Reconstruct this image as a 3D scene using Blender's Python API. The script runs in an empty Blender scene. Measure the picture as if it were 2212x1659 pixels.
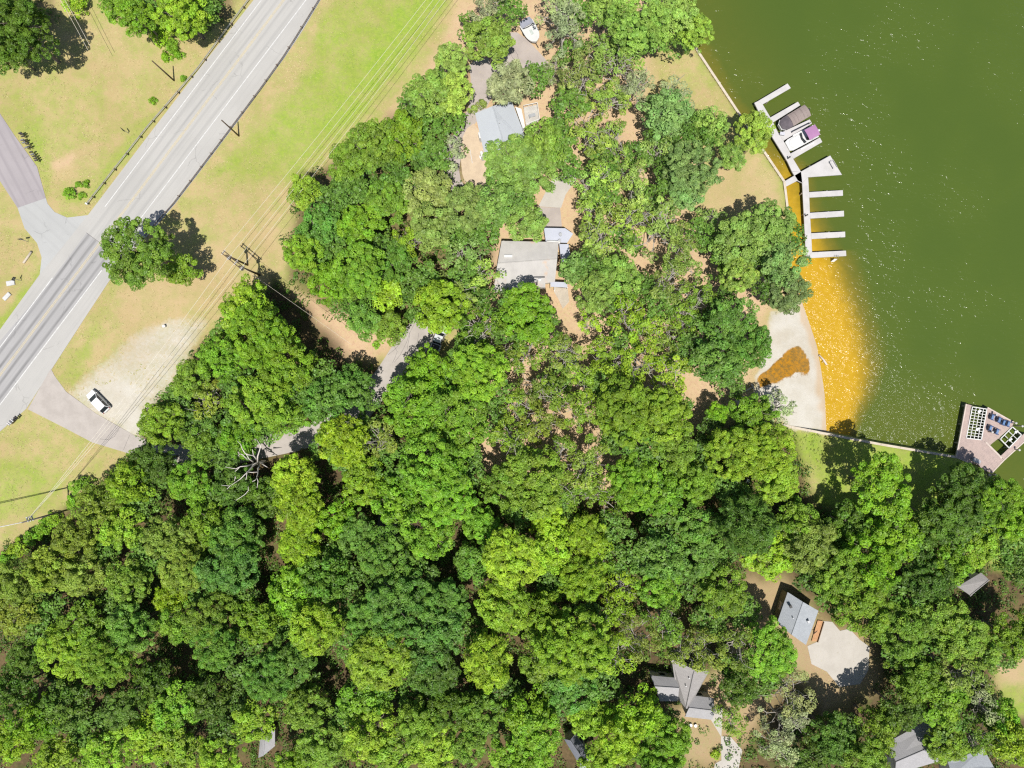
import bpy, bmesh, math, random
import numpy as np
from mathutils import Vector, Matrix

# ------------------------------------------------------------------ scene, camera, light
S = bpy.context.scene
COL = S.collection
H = 125.0                      # camera height in metres (nadir drone view)
K = 187.5 / 2212.0             # metres per survey unit on the ground
cam_d = bpy.data.cameras.new("drone_camera")
cam = bpy.data.objects.new("drone_camera", cam_d); COL.objects.link(cam)
cam.location = (0, 0, H); cam.rotation_euler = (0, 0, 0)
cam_d.sensor_fit = 'HORIZONTAL'; cam_d.angle = 2 * math.atan(93.75 / H)
cam_d.clip_start = 1.0; cam_d.clip_end = 3000
S.camera = cam

SUN_EL, SUN_AZ = 71.0, 176.0   # elevation, azimuth measured from +Y clockwise
W = bpy.data.worlds.new("World"); S.world = W; W.use_nodes = True
wn = W.node_tree; wn.nodes.clear()
sky = wn.nodes.new('ShaderNodeTexSky'); sky.sky_type = 'NISHITA'; sky.sun_disc = False
sky.sun_elevation = math.radians(SUN_EL); sky.sun_rotation = math.radians(SUN_AZ)
bg = wn.nodes.new('ShaderNodeBackground'); bg.inputs[1].default_value = 0.07
wo = wn.nodes.new('ShaderNodeOutputWorld')
wn.links.new(sky.outputs[0], bg.inputs[0]); wn.links.new(bg.outputs[0], wo.inputs[0])
sd = bpy.data.lights.new("sun", 'SUN'); sd.energy = 4.6; sd.angle = math.radians(0.53); sd.color = (1.0, 0.955, 0.88)
sun = bpy.data.objects.new("sun", sd); COL.objects.link(sun)
az = math.radians(SUN_AZ); el = math.radians(SUN_EL)
sdir = Vector((math.sin(az) * math.cos(el), math.cos(az) * math.cos(el), math.sin(el)))
sun.rotation_euler = sdir.to_track_quat('Z', 'Y').to_euler(); sun.location = sdir * 200
S.view_settings.view_transform = 'Standard'; S.view_settings.look = 'None'
S.view_settings.exposure = 0.42; S.view_settings.gamma = 1.0
try: S.view_settings.use_curve_mapping = False
except Exception: pass
S.render.engine = 'CYCLES'
S.cycles.max_bounces = 6; S.cycles.diffuse_bounces = 3; S.cycles.transmission_bounces = 3
S.cycles.sample_clamp_indirect = 4.0
S.cycles.use_denoising = False
S.cycles.filter_width = 1.25

# ------------------------------------------------------------------ helpers
RNG = random.Random(7)
NR = np.random.default_rng(7)

def P(u, v, z=0.0):
    f = K * (H - z) / H
    return Vector(((u - 1106) * f, (829.5 - v) * f, z))

def zf(x0, y0, s):
    "survey detail: pixel of an enlarged detail -> survey units"
    return lambda x, y: ((x0 + x / s) / 1.130199, (y0 + y / s) / 1.130199)

def setp(o, label=None, cat=None, group=None, kind=None):
    if label: o['label'] = label
    if cat: o['category'] = cat
    if group: o['group'] = group
    if kind: o['kind'] = kind
    return o

def thing(name, label, cat, loc=(0, 0, 0), rz=0.0, group=None):
    o = bpy.data.objects.new(name, None); COL.objects.link(o)
    o.empty_display_size = 0.3
    o.location = loc; o.rotation_euler = (0, 0, rz)
    return setp(o, label, cat, group)

def link(name, me, parent=None, loc=(0, 0, 0), rz=0.0):
    o = bpy.data.objects.new(name, me); COL.objects.link(o)
    o.location = loc; o.rotation_euler = (0, 0, rz)
    if parent: o.parent = parent
    return o

def npmesh(name, v, f, mat=None, attrs=None, smooth=False):
    "fast mesh from arrays; f is an (M,k) array"
    v = np.asarray(v, np.float32); f = np.asarray(f, np.int32)
    me = bpy.data.meshes.new(name)
    me.vertices.add(len(v)); me.vertices.foreach_set('co', v.ravel())
    m, k = f.shape
    me.loops.add(m * k); me.loops.foreach_set('vertex_index', f.ravel())
    me.polygons.add(m)
    me.polygons.foreach_set('loop_start', np.arange(0, m * k, k, dtype=np.int32))
    if smooth: me.polygons.foreach_set('use_smooth', np.ones(m, bool))
    for an, av in (attrs or {}).items():
        a = me.attributes.new(an, 'FLOAT', 'POINT')
        a.data.foreach_set('value', np.asarray(av, np.float32))
    me.update(calc_edges=True); me.validate()
    if mat: me.materials.append(mat)
    return me

class MB:
    "collects solids; build() links them as one mesh object"
    def __init__(s): s.v = []; s.f = []
    def add(s, vs, fs):
        b = len(s.v); s.v += [tuple(p) for p in vs]; s.f += [tuple(b + i for i in f) for f in fs]; return s
    def prism(s, pts, z0, z1):
        n = len(pts)
        a = sum(pts[i][0] * pts[(i + 1) % n][1] - pts[(i + 1) % n][0] * pts[i][1] for i in range(n))
        if a < 0: pts = pts[::-1]
        vs = [(p[0], p[1], z0) for p in pts] + [(p[0], p[1], z1) for p in pts]
        fs = [tuple(range(n - 1, -1, -1)), tuple(range(n, 2 * n))]
        fs += [(i, (i + 1) % n, n + (i + 1) % n, n + i) for i in range(n)]
        return s.add(vs, fs)
    def box(s, c, d, rz=0.0, tilt=0.0):
        hx, hy, hz = d[0] / 2, d[1] / 2, d[2] / 2
        M = Matrix.Translation(c) @ Matrix.Rotation(rz, 4, 'Z') @ Matrix.Rotation(tilt, 4, 'Y')
        vs = [M @ Vector((x, y, z)) for z in (-hz, hz) for x, y in ((-hx, -hy), (hx, -hy), (hx, hy), (-hx, hy))]
        return s.add(vs, [(3, 2, 1, 0), (4, 5, 6, 7), (0, 1, 5, 4), (1, 2, 6, 5), (2, 3, 7, 6), (3, 0, 4, 7)])
    def tube(s, pts, r, n=6, r1=None, cap=True):
        pts = [Vector(p) for p in pts]; r1 = r if r1 is None else r1
        rings = []
        for i, p in enumerate(pts):
            d = (pts[min(i + 1, len(pts) - 1)] - pts[max(i - 1, 0)]).normalized()
            a = d.cross(Vector((0, 0, 1)) if abs(d.z) < .9 else Vector((1, 0, 0))).normalized(); b = d.cross(a)
            rr = r + (r1 - r) * i / max(1, len(pts) - 1)
            rings.append([p + (a * math.cos(t * 2 * math.pi / n) + b * math.sin(t * 2 * math.pi / n)) * rr for t in range(n)])
        vs = [q for R in rings for q in R]; fs = []
        for i in range(len(pts) - 1):
            for t in range(n):
                fs.append((i * n + t, (i + 1) * n + t, (i + 1) * n + (t + 1) % n, i * n + (t + 1) % n))
        if cap:
            fs.append(tuple(range(n))); fs.append(tuple((len(pts) - 1) * n + t for t in range(n - 1, -1, -1)))
        return s.add(vs, fs)
    def loft(s, rings, cap=True):
        "rings: equal-length closed sections"
        n = len(rings[0]); vs = [q for R in rings for q in R]; fs = []
        for i in range(len(rings) - 1):
            for t in range(n):
                fs.append((i * n + t, i * n + (t + 1) % n, (i + 1) * n + (t + 1) % n, (i + 1) * n + t))
        if cap:
            fs.append(tuple(range(n - 1, -1, -1))); fs.append(tuple((len(rings) - 1) * n + t for t in range(n)))
        return s.add(vs, fs)
    def sheet(s, pts): return s.add(pts, [tuple(range(len(pts)))])
    def build(s, name, mat, parent=None, smooth=False, bevel=0.0, origin=None, kind=None):
        "vertices are in world axes; origin (default: the parent's place) becomes the local zero"
        o0 = Vector(origin) if origin is not None else (Vector(parent.location) if parent and parent.parent is None else Vector((0, 0, 0)))
        if parent and parent.parent is not None: o0 = Vector(parent.parent.location) + Vector(parent.location)
        me = bpy.data.meshes.new(name)
        me.from_pydata([tuple(Vector(p) - o0) for p in s.v], [], s.f)
        bm = bmesh.new(); bm.from_mesh(me)
        bmesh.ops.recalc_face_normals(bm, faces=bm.faces)
        if bevel > 0:
            bmesh.ops.bevel(bm, geom=[e for e in bm.edges if e.calc_face_angle(0) > .5], offset=bevel, segments=1, affect='EDGES')
        bm.to_mesh(me); bm.free()
        if smooth:
            for p in me.polygons: p.use_smooth = True
        if mat: me.materials.append(mat)
        o = link(name, me, parent)
        if not parent: o.location = o0
        if kind: o['kind'] = kind
        return o

def loc_mb(): return MB()

# ------------------------------------------------------------------ materials
MATS = {}
def nodes(m):
    m.use_nodes = True; nt = m.node_tree; nt.nodes.clear()
    out = nt.nodes.new('ShaderNodeOutputMaterial'); bs = nt.nodes.new('ShaderNodeBsdfPrincipled')
    nt.links.new(bs.outputs[0], out.inputs[0]); return nt, bs, out
def N(nt, t, **kw):
    n = nt.nodes.new('ShaderNode' + t)
    for k, v in kw.items():
        if k.startswith('i_'):
            key = k[2:]; key = int(key) if key.isdigit() else key
            n.inputs[key].default_value = v
        else: setattr(n, k, v)
    return n
def mixc(nt, fac, a, b, mode='MIX'):
    n = nt.nodes.new('ShaderNodeMix'); n.data_type = 'RGBA'; n.blend_type = mode
    for sock, val in ((n.inputs[0], fac), (n.inputs[6], a), (n.inputs[7], b)):
        if isinstance(val, (int, float)): sock.default_value = val
        elif isinstance(val, (tuple, list)): sock.default_value = tuple(val) + ((1,) if len(val) == 3 else ())
        else: nt.links.new(val, sock)
    return n.outputs[2]
def mth(nt, op, a, b=None, c=None, clamp=False):
    n = nt.nodes.new('ShaderNodeMath'); n.operation = op; n.use_clamp = clamp
    for i, val in enumerate((a, b, c)):
        if val is None: continue
        if isinstance(val, (int, float)): n.inputs[i].default_value = val
        else: nt.links.new(val, n.inputs[i])
    return n.outputs[0]
def coords(nt, kind='Object'):
    return nt.nodes.new('ShaderNodeTexCoord').outputs[kind]
def noise(nt, co, scale, detail=4, rough=.55, dist=0.0):
    n = N(nt, 'TexNoise'); n.inputs['Scale'].default_value = scale; n.inputs['Detail'].default_value = detail
    n.inputs['Roughness'].default_value = rough; n.inputs['Distortion'].default_value = dist
    nt.links.new(co, n.inputs['Vector']); return n.outputs['Fac']
def ramp(nt, fac, a, b, smooth=True):
    n = N(nt, 'MapRange'); n.interpolation_type = 'SMOOTHSTEP' if smooth else 'LINEAR'
    n.inputs[1].default_value = a; n.inputs[2].default_value = b
    nt.links.new(fac, n.inputs[0]); return n.outputs[0]
def attr(nt, name):
    a = N(nt, 'Attribute'); a.attribute_name = name; return a.outputs['Fac']
def bump(nt, bs, h, strength, dist):
    b = N(nt, 'Bump'); b.inputs['Strength'].default_value = strength; b.inputs['Distance'].default_value = dist
    nt.links.new(h, b.inputs['Height']); nt.links.new(b.outputs[0], bs.inputs['Normal'])

def pm(name, c1, c2=None, scale=1.5, rough=.7, bmp=0.0, bscale=8.0, metal=0.0, spec=.3, coat=0.0):
    "paint / wood / concrete: two tones mixed by noise, fine relief"
    if name in MATS: return MATS[name]
    m = bpy.data.materials.new(name); nt, bs, _ = nodes(m)
    c2 = c2 or tuple(x * .78 for x in c1)
    co = coords(nt)
    f = ramp(nt, noise(nt, co, scale, 6, .62), .35, .68)
    g = noise(nt, co, scale * 9, 3)
    col = mixc(nt, f, c1, c2); col = mixc(nt, mth(nt, 'MULTIPLY', g, .35), col, tuple(x * .7 for x in c1))
    nt.links.new(col, bs.inputs['Base Color'])
    bs.inputs['Roughness'].default_value = rough; bs.inputs['Metallic'].default_value = metal
    bs.inputs['Specular IOR Level'].default_value = spec
    bs.inputs['Coat Weight'].default_value = coat
    if bmp: bump(nt, bs, noise(nt, co, bscale, 4), bmp, .05)
    MATS[name] = m; return m

def glass(name='tinted_glass', c=(.02, .025, .03)):
    if name in MATS: return MATS[name]
    m = bpy.data.materials.new(name); nt, bs, _ = nodes(m)
    bs.inputs['Base Color'].default_value = c + (1,); bs.inputs['Roughness'].default_value = .06
    bs.inputs['Specular IOR Level'].default_value = .6
    MATS[name] = m; return m

def leaf_material(name):
    if name in MATS: return MATS[name]
    m = bpy.data.materials.new(name); nt, bs, out = nodes(m)
    oi = N(nt, 'ObjectInfo'); tone = attr(nt, 'tone'); hue = attr(nt, 'hue')
    val = mth(nt, 'MULTIPLY_ADD', tone, 1.1, .45)
    vc = N(nt, 'CombineColor')
    for i in range(3): nt.links.new(val, vc.inputs[i])
    c = mixc(nt, 1.0, oi.outputs['Color'], vc.outputs[0], 'MULTIPLY')
    hs = N(nt, 'HueSaturation'); nt.links.new(mth(nt, 'MULTIPLY_ADD', hue, -.03, .516), hs.inputs['Hue'])
    nt.links.new(c, hs.inputs['Color'])
    nt.links.new(hs.outputs[0], bs.inputs['Base Color'])
    bs.inputs['Roughness'].default_value = .5; bs.inputs['Specular IOR Level'].default_value = .36
    tr = N(nt, 'BsdfTranslucent'); nt.links.new(hs.outputs[0], tr.inputs[0])
    mx = N(nt, 'MixShader'); mx.inputs[0].default_value = .34
    nt.links.new(bs.outputs[0], mx.inputs[1]); nt.links.new(tr.outputs[0], mx.inputs[2])
    nt.links.new(mx.outputs[0], out.inputs[0])
    MATS[name] = m; return m

def road_material(name, c_light, c_dark, track, p0, p1, mottling=.5):
    "asphalt with wheel tracks running along the line p0-p1"
    m = bpy.data.materials.new(name); nt, bs, _ = nodes(m)
    co = coords(nt)
    d = (Vector(p1) - Vector(p0)); d.z = 0; d.normalize(); n = Vector((d.y, -d.x, 0))
    dn = N(nt, 'VectorMath', operation='DOT_PRODUCT'); nt.links.new(co, dn.inputs[0]); dn.inputs[1].default_value = n
    across = mth(nt, 'SUBTRACT', dn.outputs['Value'], Vector(p0).dot(n))
    da = N(nt, 'VectorMath', operation='DOT_PRODUCT'); nt.links.new(co, da.inputs[0]); da.inputs[1].default_value = d
    along = da.outputs['Value']
    cv = N(nt, 'CombineXYZ'); nt.links.new(across, cv.inputs[0]); nt.links.new(mth(nt, 'MULTIPLY', along, .035), cv.inputs[1])
    streak = noise(nt, cv.outputs[0], 1.6, 6, .65)
    ab = mth(nt, 'ABSOLUTE', across)
    t = mth(nt, 'ABSOLUTE', mth(nt, 'SUBTRACT', mth(nt, 'ABSOLUTE', mth(nt, 'SUBTRACT', ab, 1.7)), .8))
    tr = mth(nt, 'MULTIPLY', ramp(nt, t, .42, .05), ramp(nt, ab, 3.5, 3.0))
    tr = mth(nt, 'MULTIPLY', tr, mth(nt, 'MULTIPLY_ADD', streak, 1.1, .25))
    f = mth(nt, 'ADD', mth(nt, 'MULTIPLY', tr, track), mth(nt, 'MULTIPLY', ramp(nt, streak, .45, .75), .35), clamp=True)
    col = mixc(nt, f, c_light, c_dark)
    big = ramp(nt, noise(nt, co, .12, 5, .6), .35, .7)
    col = mixc(nt, mth(nt, 'MULTIPLY', big, mottling), col, tuple(x * .82 for x in c_light))
    fine = noise(nt, co, 9, 3, .7)
    col = mixc(nt, mth(nt, 'MULTIPLY', fine, .3), col, tuple(x * .7 for x in c_light))
    vo = N(nt, 'TexVoronoi', feature='DISTANCE_TO_EDGE'); vo.inputs['Scale'].default_value = .17
    wob = N(nt, 'VectorMath', operation='ADD'); nz = N(nt, 'TexNoise'); nz.inputs['Scale'].default_value = .9
    nt.links.new(co, nz.inputs['Vector']); nt.links.new(co, wob.inputs[0]); nt.links.new(nz.outputs['Color'], wob.inputs[1])
    nt.links.new(wob.outputs[0], vo.inputs['Vector'])
    crack = mth(nt, 'MULTIPLY', ramp(nt, vo.outputs['Distance'], .012, .004), ramp(nt, noise(nt, co, .25, 2), .52, .6))
    col = mixc(nt, mth(nt, 'MULTIPLY', crack, .22), col, (.05, .05, .05))
    nt.links.new(col, bs.inputs['Base Color']); bs.inputs['Roughness'].default_value = .85
    bs.inputs['Specular IOR Level'].default_value = .25
    bump(nt, bs, noise(nt, co, 14, 3), .25, .03)
    return m
# ------------------------------------------------------------------ land survey (numpy)
def to_world(poly): return np.array([P(u, v)[:2] for u, v in poly])
def seg_dist(X, Y, poly, closed=True):
    "distance to a polyline, with index and parameter of the nearest segment"
    p = np.asarray(poly); n = len(p)
    best = np.full(X.shape, 1e9); bi = np.zeros(X.shape, int); bt = np.zeros(X.shape)
    for i in range(n if closed else n - 1):
        a = p[i]; b = p[(i + 1) % n]; d = b - a; L = max(1e-9, d @ d)
        t = np.clip(((X - a[0]) * d[0] + (Y - a[1]) * d[1]) / L, 0, 1)
        q = np.hypot(X - a[0] - t * d[0], Y - a[1] - t * d[1])
        m = q < best; best[m] = q[m]; bi[m] = i; bt[m] = t[m]
    return best, bi, bt
def inside(X, Y, poly):
    p = np.asarray(poly); r = np.zeros(X.shape, bool); n = len(p)
    for i in range(n):
        x0, y0 = p[i]; x1, y1 = p[(i + 1) % n]
        if y0 == y1: continue
        c = ((y0 > Y) != (y1 > Y)) & (X < (x1 - x0) * (Y - y0) / (y1 - y0) + x0)
        r ^= c
    return r
def sdist(X, Y, poly):
    d, _, _ = seg_dist(X, Y, poly); return np.where(inside(X, Y, poly), -d, d)
def sstep(x, a, b):
    t = np.clip((x - a) / (b - a), 0, 1); return t * t * (3 - 2 * t)
def vnoise(X, Y, s, seed):
    r = np.random.default_rng(seed); g = r.random((64, 64))
    x = X * s + 1000; y = Y * s + 1000
    xi = np.floor(x).astype(int); yi = np.floor(y).astype(int); fx = x - xi; fy = y - yi
    fx = fx * fx * (3 - 2 * fx); fy = fy * fy * (3 - 2 * fy)
    q = lambda i, j: g[(xi + i) % 64, (yi + j) % 64]
    return (q(0, 0) * (1 - fx) + q(1, 0) * fx) * (1 - fy) + (q(0, 1) * (1 - fx) + q(1, 1) * fx) * fy

WATER_Z = -1.2
# shoreline from the top of the survey to the right edge: (u, v, shallow width, shallow strength)
SHORE = [(1380, -260, 20, .15), (1440, -110, 30, .2), (1490, 80, 45, .28), (1509, 113, 50, .3), (1593, 240, 45, .35), (1651, 328, 50, .5),
         (1694, 392, 70, .7), (1701, 447, 82, .8), (1706, 520, 105, .95), (1709, 573, 132, 1.1), (1728, 612, 140, 1.1), (1739, 646, 140, 1.1),
         (1759, 703, 142, 1.1), (1773, 746, 140, 1.1), (1783, 803, 136, 1.1), (1790, 853, 112, 1.05), (1794, 937, 66, 1.0),
         (1903, 958, 25, .25), (2069, 986, 14, .15), (2112, 1003, 10, .1), (2136, 1023, 14, .15), (2183, 1073, 20, .2), (2270, 1170, 20, .2), (2400, 1290, 20, .2)]
shore = to_world([s[:2] for s in SHORE])
far = np.array([(500, shore[-1][1] - 60), (500, -500), (-500, -500), (-500, 500), (shore[0][0] - 10, 500)])
LAND = np.vstack([shore, far])
BEACH_A, BEACH_B = 9, 17          # shoreline points between which the edge is a beach

def axis(lo, hi, step, farv):
    a = np.arange(lo, hi + step, step)
    return np.concatenate([[-farv, -farv * .6, -farv * .36, lo - 25, lo - 8], a, [hi + 8, hi + 25, farv * .36, farv * .6, farv]])
gx = axis(-100, 100, .5, 450); gy = axis(-77, 77, .5, 450)
GX, GY = np.meshgrid(gx, gy)
WX = GX + 1.3 * (vnoise(GX, GY, .22, 1) - .5) + .8 * (vnoise(GX, GY, .7, 2) - .5)   # wobbled copies for soft, irregular borders
WY = GY + 1.3 * (vnoise(GX, GY, .22, 3) - .5) + .8 * (vnoise(GX, GY, .7, 4) - .5)

def blobs(items, base=0.0):
    A = np.full(GX.shape, base)
    for poly, soft, val in items:
        w = 1 - sstep(sdist(WX, WY, to_world(poly)), -soft * K, soft * K)
        A = A * (1 - w) + val * w
    return A

A_green = blobs([
    ([(-90, 60), (60, 120), (220, 160), (330, 150), (380, 260), (280, 380), (190, 450), (100, 440), (40, 300), (-60, 200)], 40, .27),
    ([(150, 60), (240, 60), (330, 150), (250, 200), (170, 150)], 25, .05),
    ([(40, 200), (90, 260), (115, 350), (100, 420), (60, 330), (10, 250)], 20, .6),
    ([(105, 345), (150, 330), (215, 300), (200, 370), (130, 400)], 14, .0),
    ([(130, 430), (205, 390), (320, 240), (345, 240), (230, 400), (185, 450)], 10, .62),
    ([(725, -60), (980, -60), (955, 20), (900, 120), (810, 220), (705, 330), (625, 400), (520, 395), (455, 385), (480, 340), (560, 290), (640, 190)], 22, .72),
    ([(800, 100), (860, 10), (940, -40), (960, 10), (905, 70), (850, 150), (760, 250), (700, 300), (690, 250)], 26, .95),
    ([(700, -40), (740, -40), (620, 180), (500, 330), (450, 370), (470, 320), (600, 150)], 14, .18),
    ([(460, 400), (540, 400), (640, 430), (640, 560), (520, 600), (430, 560), (410, 470)], 25, .12),
    ([(118, 812), (150, 775), (255, 590), (300, 600), (225, 720), (160, 850)], 14, .55),
    ([(255, 600), (340, 610), (480, 560), (610, 560), (560, 640), (450, 690), (300, 760), (200, 830), (170, 830)], 26, .06),
    ([(10, 670), (60, 610), (90, 540), (84, 600), (20, 720), (-60, 800), (-60, 740)], 10, .72),
    ([(-60, 430), (20, 450), (80, 540), (50, 600), (-60, 660)], 18, .15),
    ([(30, 900), (70, 885), (180, 950), (240, 975), (230, 1025), (120, 1040), (0, 960), (-30, 930)], 14, .22),
    ([(-60, 975), (60, 985), (130, 1040), (150, 1100), (60, 1120), (-60, 1130)], 22, .6),
    ([(-60, 1140), (60, 1130), (70, 1160), (20, 1190), (-60, 1200)], 12, .15),
    ([(1490, 60), (1530, 110), (1600, 220), (1675, 330), (1710, 400), (1705, 470), (1680, 460), (1690, 400), (1640, 340), (1560, 230), (1500, 140)], 10, .5),
    ([(1400, 120), (1490, 110), (1560, 220), (1560, 260), (1440, 300), (1400, 220)], 30, .2),
    ([(1690, 925), (1795, 930), (1900, 952), (2069, 980), (2110, 1000), (2190, 1080), (2300, 1200), (2200, 1300), (1960, 1150), (1760, 1090), (1690, 1020)], 14, .92),
    ([(1735, 1000), (1760, 1005), (1775, 1070), (1740, 1075)], 16, .45),
    ([(1485, 1545), (1560, 1550), (1560, 1640), (1480, 1650)], 14, .5),
    ([(2130, 1490), (2260, 1460), (2260, 1560), (2150, 1540)], 18, .72)], .2)

A_bare = blobs([
    ([(990, 20), (1050, -40), (1045, 60), (1005, 130), (965, 180), (925, 190), (900, 230), (850, 270), (825, 275), (900, 170), (950, 90)], 14, .8),
    ([(740, 330), (770, 335), (720, 395), (690, 395)], 10, .8),
    ([(105, 355), (150, 335), (165, 345), (125, 375)], 10, .75),
    ([(260, 640), (480, 520), (600, 480), (640, 500), (500, 600), (380, 700), (280, 770)], 40, .25),
    ([(630, 630), (700, 650), (800, 700), (850, 720), (850, 770), (740, 800), (680, 760), (620, 700)], 16, .9),
    ([(990, 0), (1420, -60), (1410, 120), (1400, 250), (1440, 300), (1520, 360), (1500, 460), (1700, 600), (1650, 700), (1620, 870), (1500, 940), (1300, 1080), (1080, 1100),
      (960, 900), (1000, 720), (950, 600), (1000, 450), (960, 300), (1010, 100)], 30, .85),
    ([(1530, 370), (1640, 350), (1690, 420), (1690, 470), (1520, 470)], 22, .35),
    ([(1590, 1240), (1700, 1250), (1760, 1330), (1880, 1370), (1900, 1480), (1780, 1540), (1700, 1440), (1640, 1560), (1560, 1660), (1480, 1660), (1450, 1530), (1560, 1430)], 30, .7),
    ([(2140, 1430), (2260, 1400), (2260, 1480), (2170, 1480)], 14, .5)], 0.0)

A_sand = blobs([
    ([(1668, 675), (1712, 660), (1742, 640), (1775, 740), (1800, 850), (1810, 932), (1715, 924), (1690, 905), (1650, 885), (1632, 850), (1640, 800)], 7, 1.0),
    ([(150, 850), (200, 800), (300, 730), (390, 690), (440, 690), (400, 780), (340, 870), (310, 935), (280, 935), (190, 890)], 22, .75),
    ([(205, 830), (270, 820), (300, 850), (310, 930), (275, 930), (190, 885)], 12, .95)], 0.0)
A_algae = blobs([([(1658, 800), (1690, 760), (1720, 743), (1733, 752), (1748, 800), (1745, 812), (1715, 805), (1690, 818), (1660, 838), (1640, 846), (1636, 830)], 5, 1.0),
                 ([(1660, 838), (1700, 815), (1752, 806), (1748, 818), (1700, 822), (1668, 840)], 4, .35)], 0.0)
A_wet = blobs([([(1728, 600), (1742, 640), (1777, 746), (1795, 850), (1800, 934), (1782, 934), (1770, 820), (1750, 740), (1728, 660)], 5, 1.0)], 0.0)
A_litter = blobs([
    ([(-200, 1250), (60, 1165), (220, 1045), (300, 965), (330, 880), (440, 740), (540, 650), (590, 600), (640, 640), (760, 780), (850, 800), (960, 900), (1080, 1100), (1300, 1080),
      (1500, 940), (1650, 900), (1715, 940), (1760, 1090), (1960, 1120), (2200, 1250), (2600, 1500), (2600, 2100), (-200, 2100)], 18, 1.0),
    ([(640, 380), (760, 340), (850, 250), (960, 160), (1010, 160), (1000, 420), (1060, 480), (1060, 620), (960, 720), (860, 720), (700, 660), (620, 600)], 18, .8),
    ([(-200, -300), (110, -300), (120, 60), (40, 130), (-200, 140)], 12, .5),
    ([(200, -300), (560, -300), (500, 40), (420, 80), (300, 60), (230, 10)], 12, .7),
    ([(1590, 1240), (1700, 1250), (1760, 1330), (1880, 1370), (1900, 1480), (1780, 1540), (1700, 1440), (1640, 1560), (1560, 1660), (1480, 1660), (1450, 1530), (1560, 1430)], 30, .3),
    ([(2140, 1430), (2260, 1400), (2260, 1560), (2170, 1540)], 14, .1)], 0.0)

sd_land = sdist(GX, GY, LAND)
dsh, ish, tsh = seg_dist(GX, GY, shore, closed=False)
isb = ((ish >= BEACH_A) & (ish < BEACH_B - 1)).astype(float)
z_wall = np.clip(-(sd_land + .15) * 2.5, -3.0, 0.0) + .02 * 0
z_beach = np.clip(WATER_Z - .17 * sd_land, -3.0, 0.0)
GZ = np.where((isb > 0) & (sd_land > -9), np.minimum(z_wall, z_beach), z_wall)
GZ = GZ + np.where((sd_land < -3) & (isb == 0), .05 * (vnoise(GX, GY, .3, 9) - .5), 0) - .03

def grid_faces(ny, nx):
    i = np.arange(ny - 1)[:, None] * nx + np.arange(nx - 1)[None, :]
    i = i.ravel(); return np.stack([i, i + 1, i + nx + 1, i + nx], 1)

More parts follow.
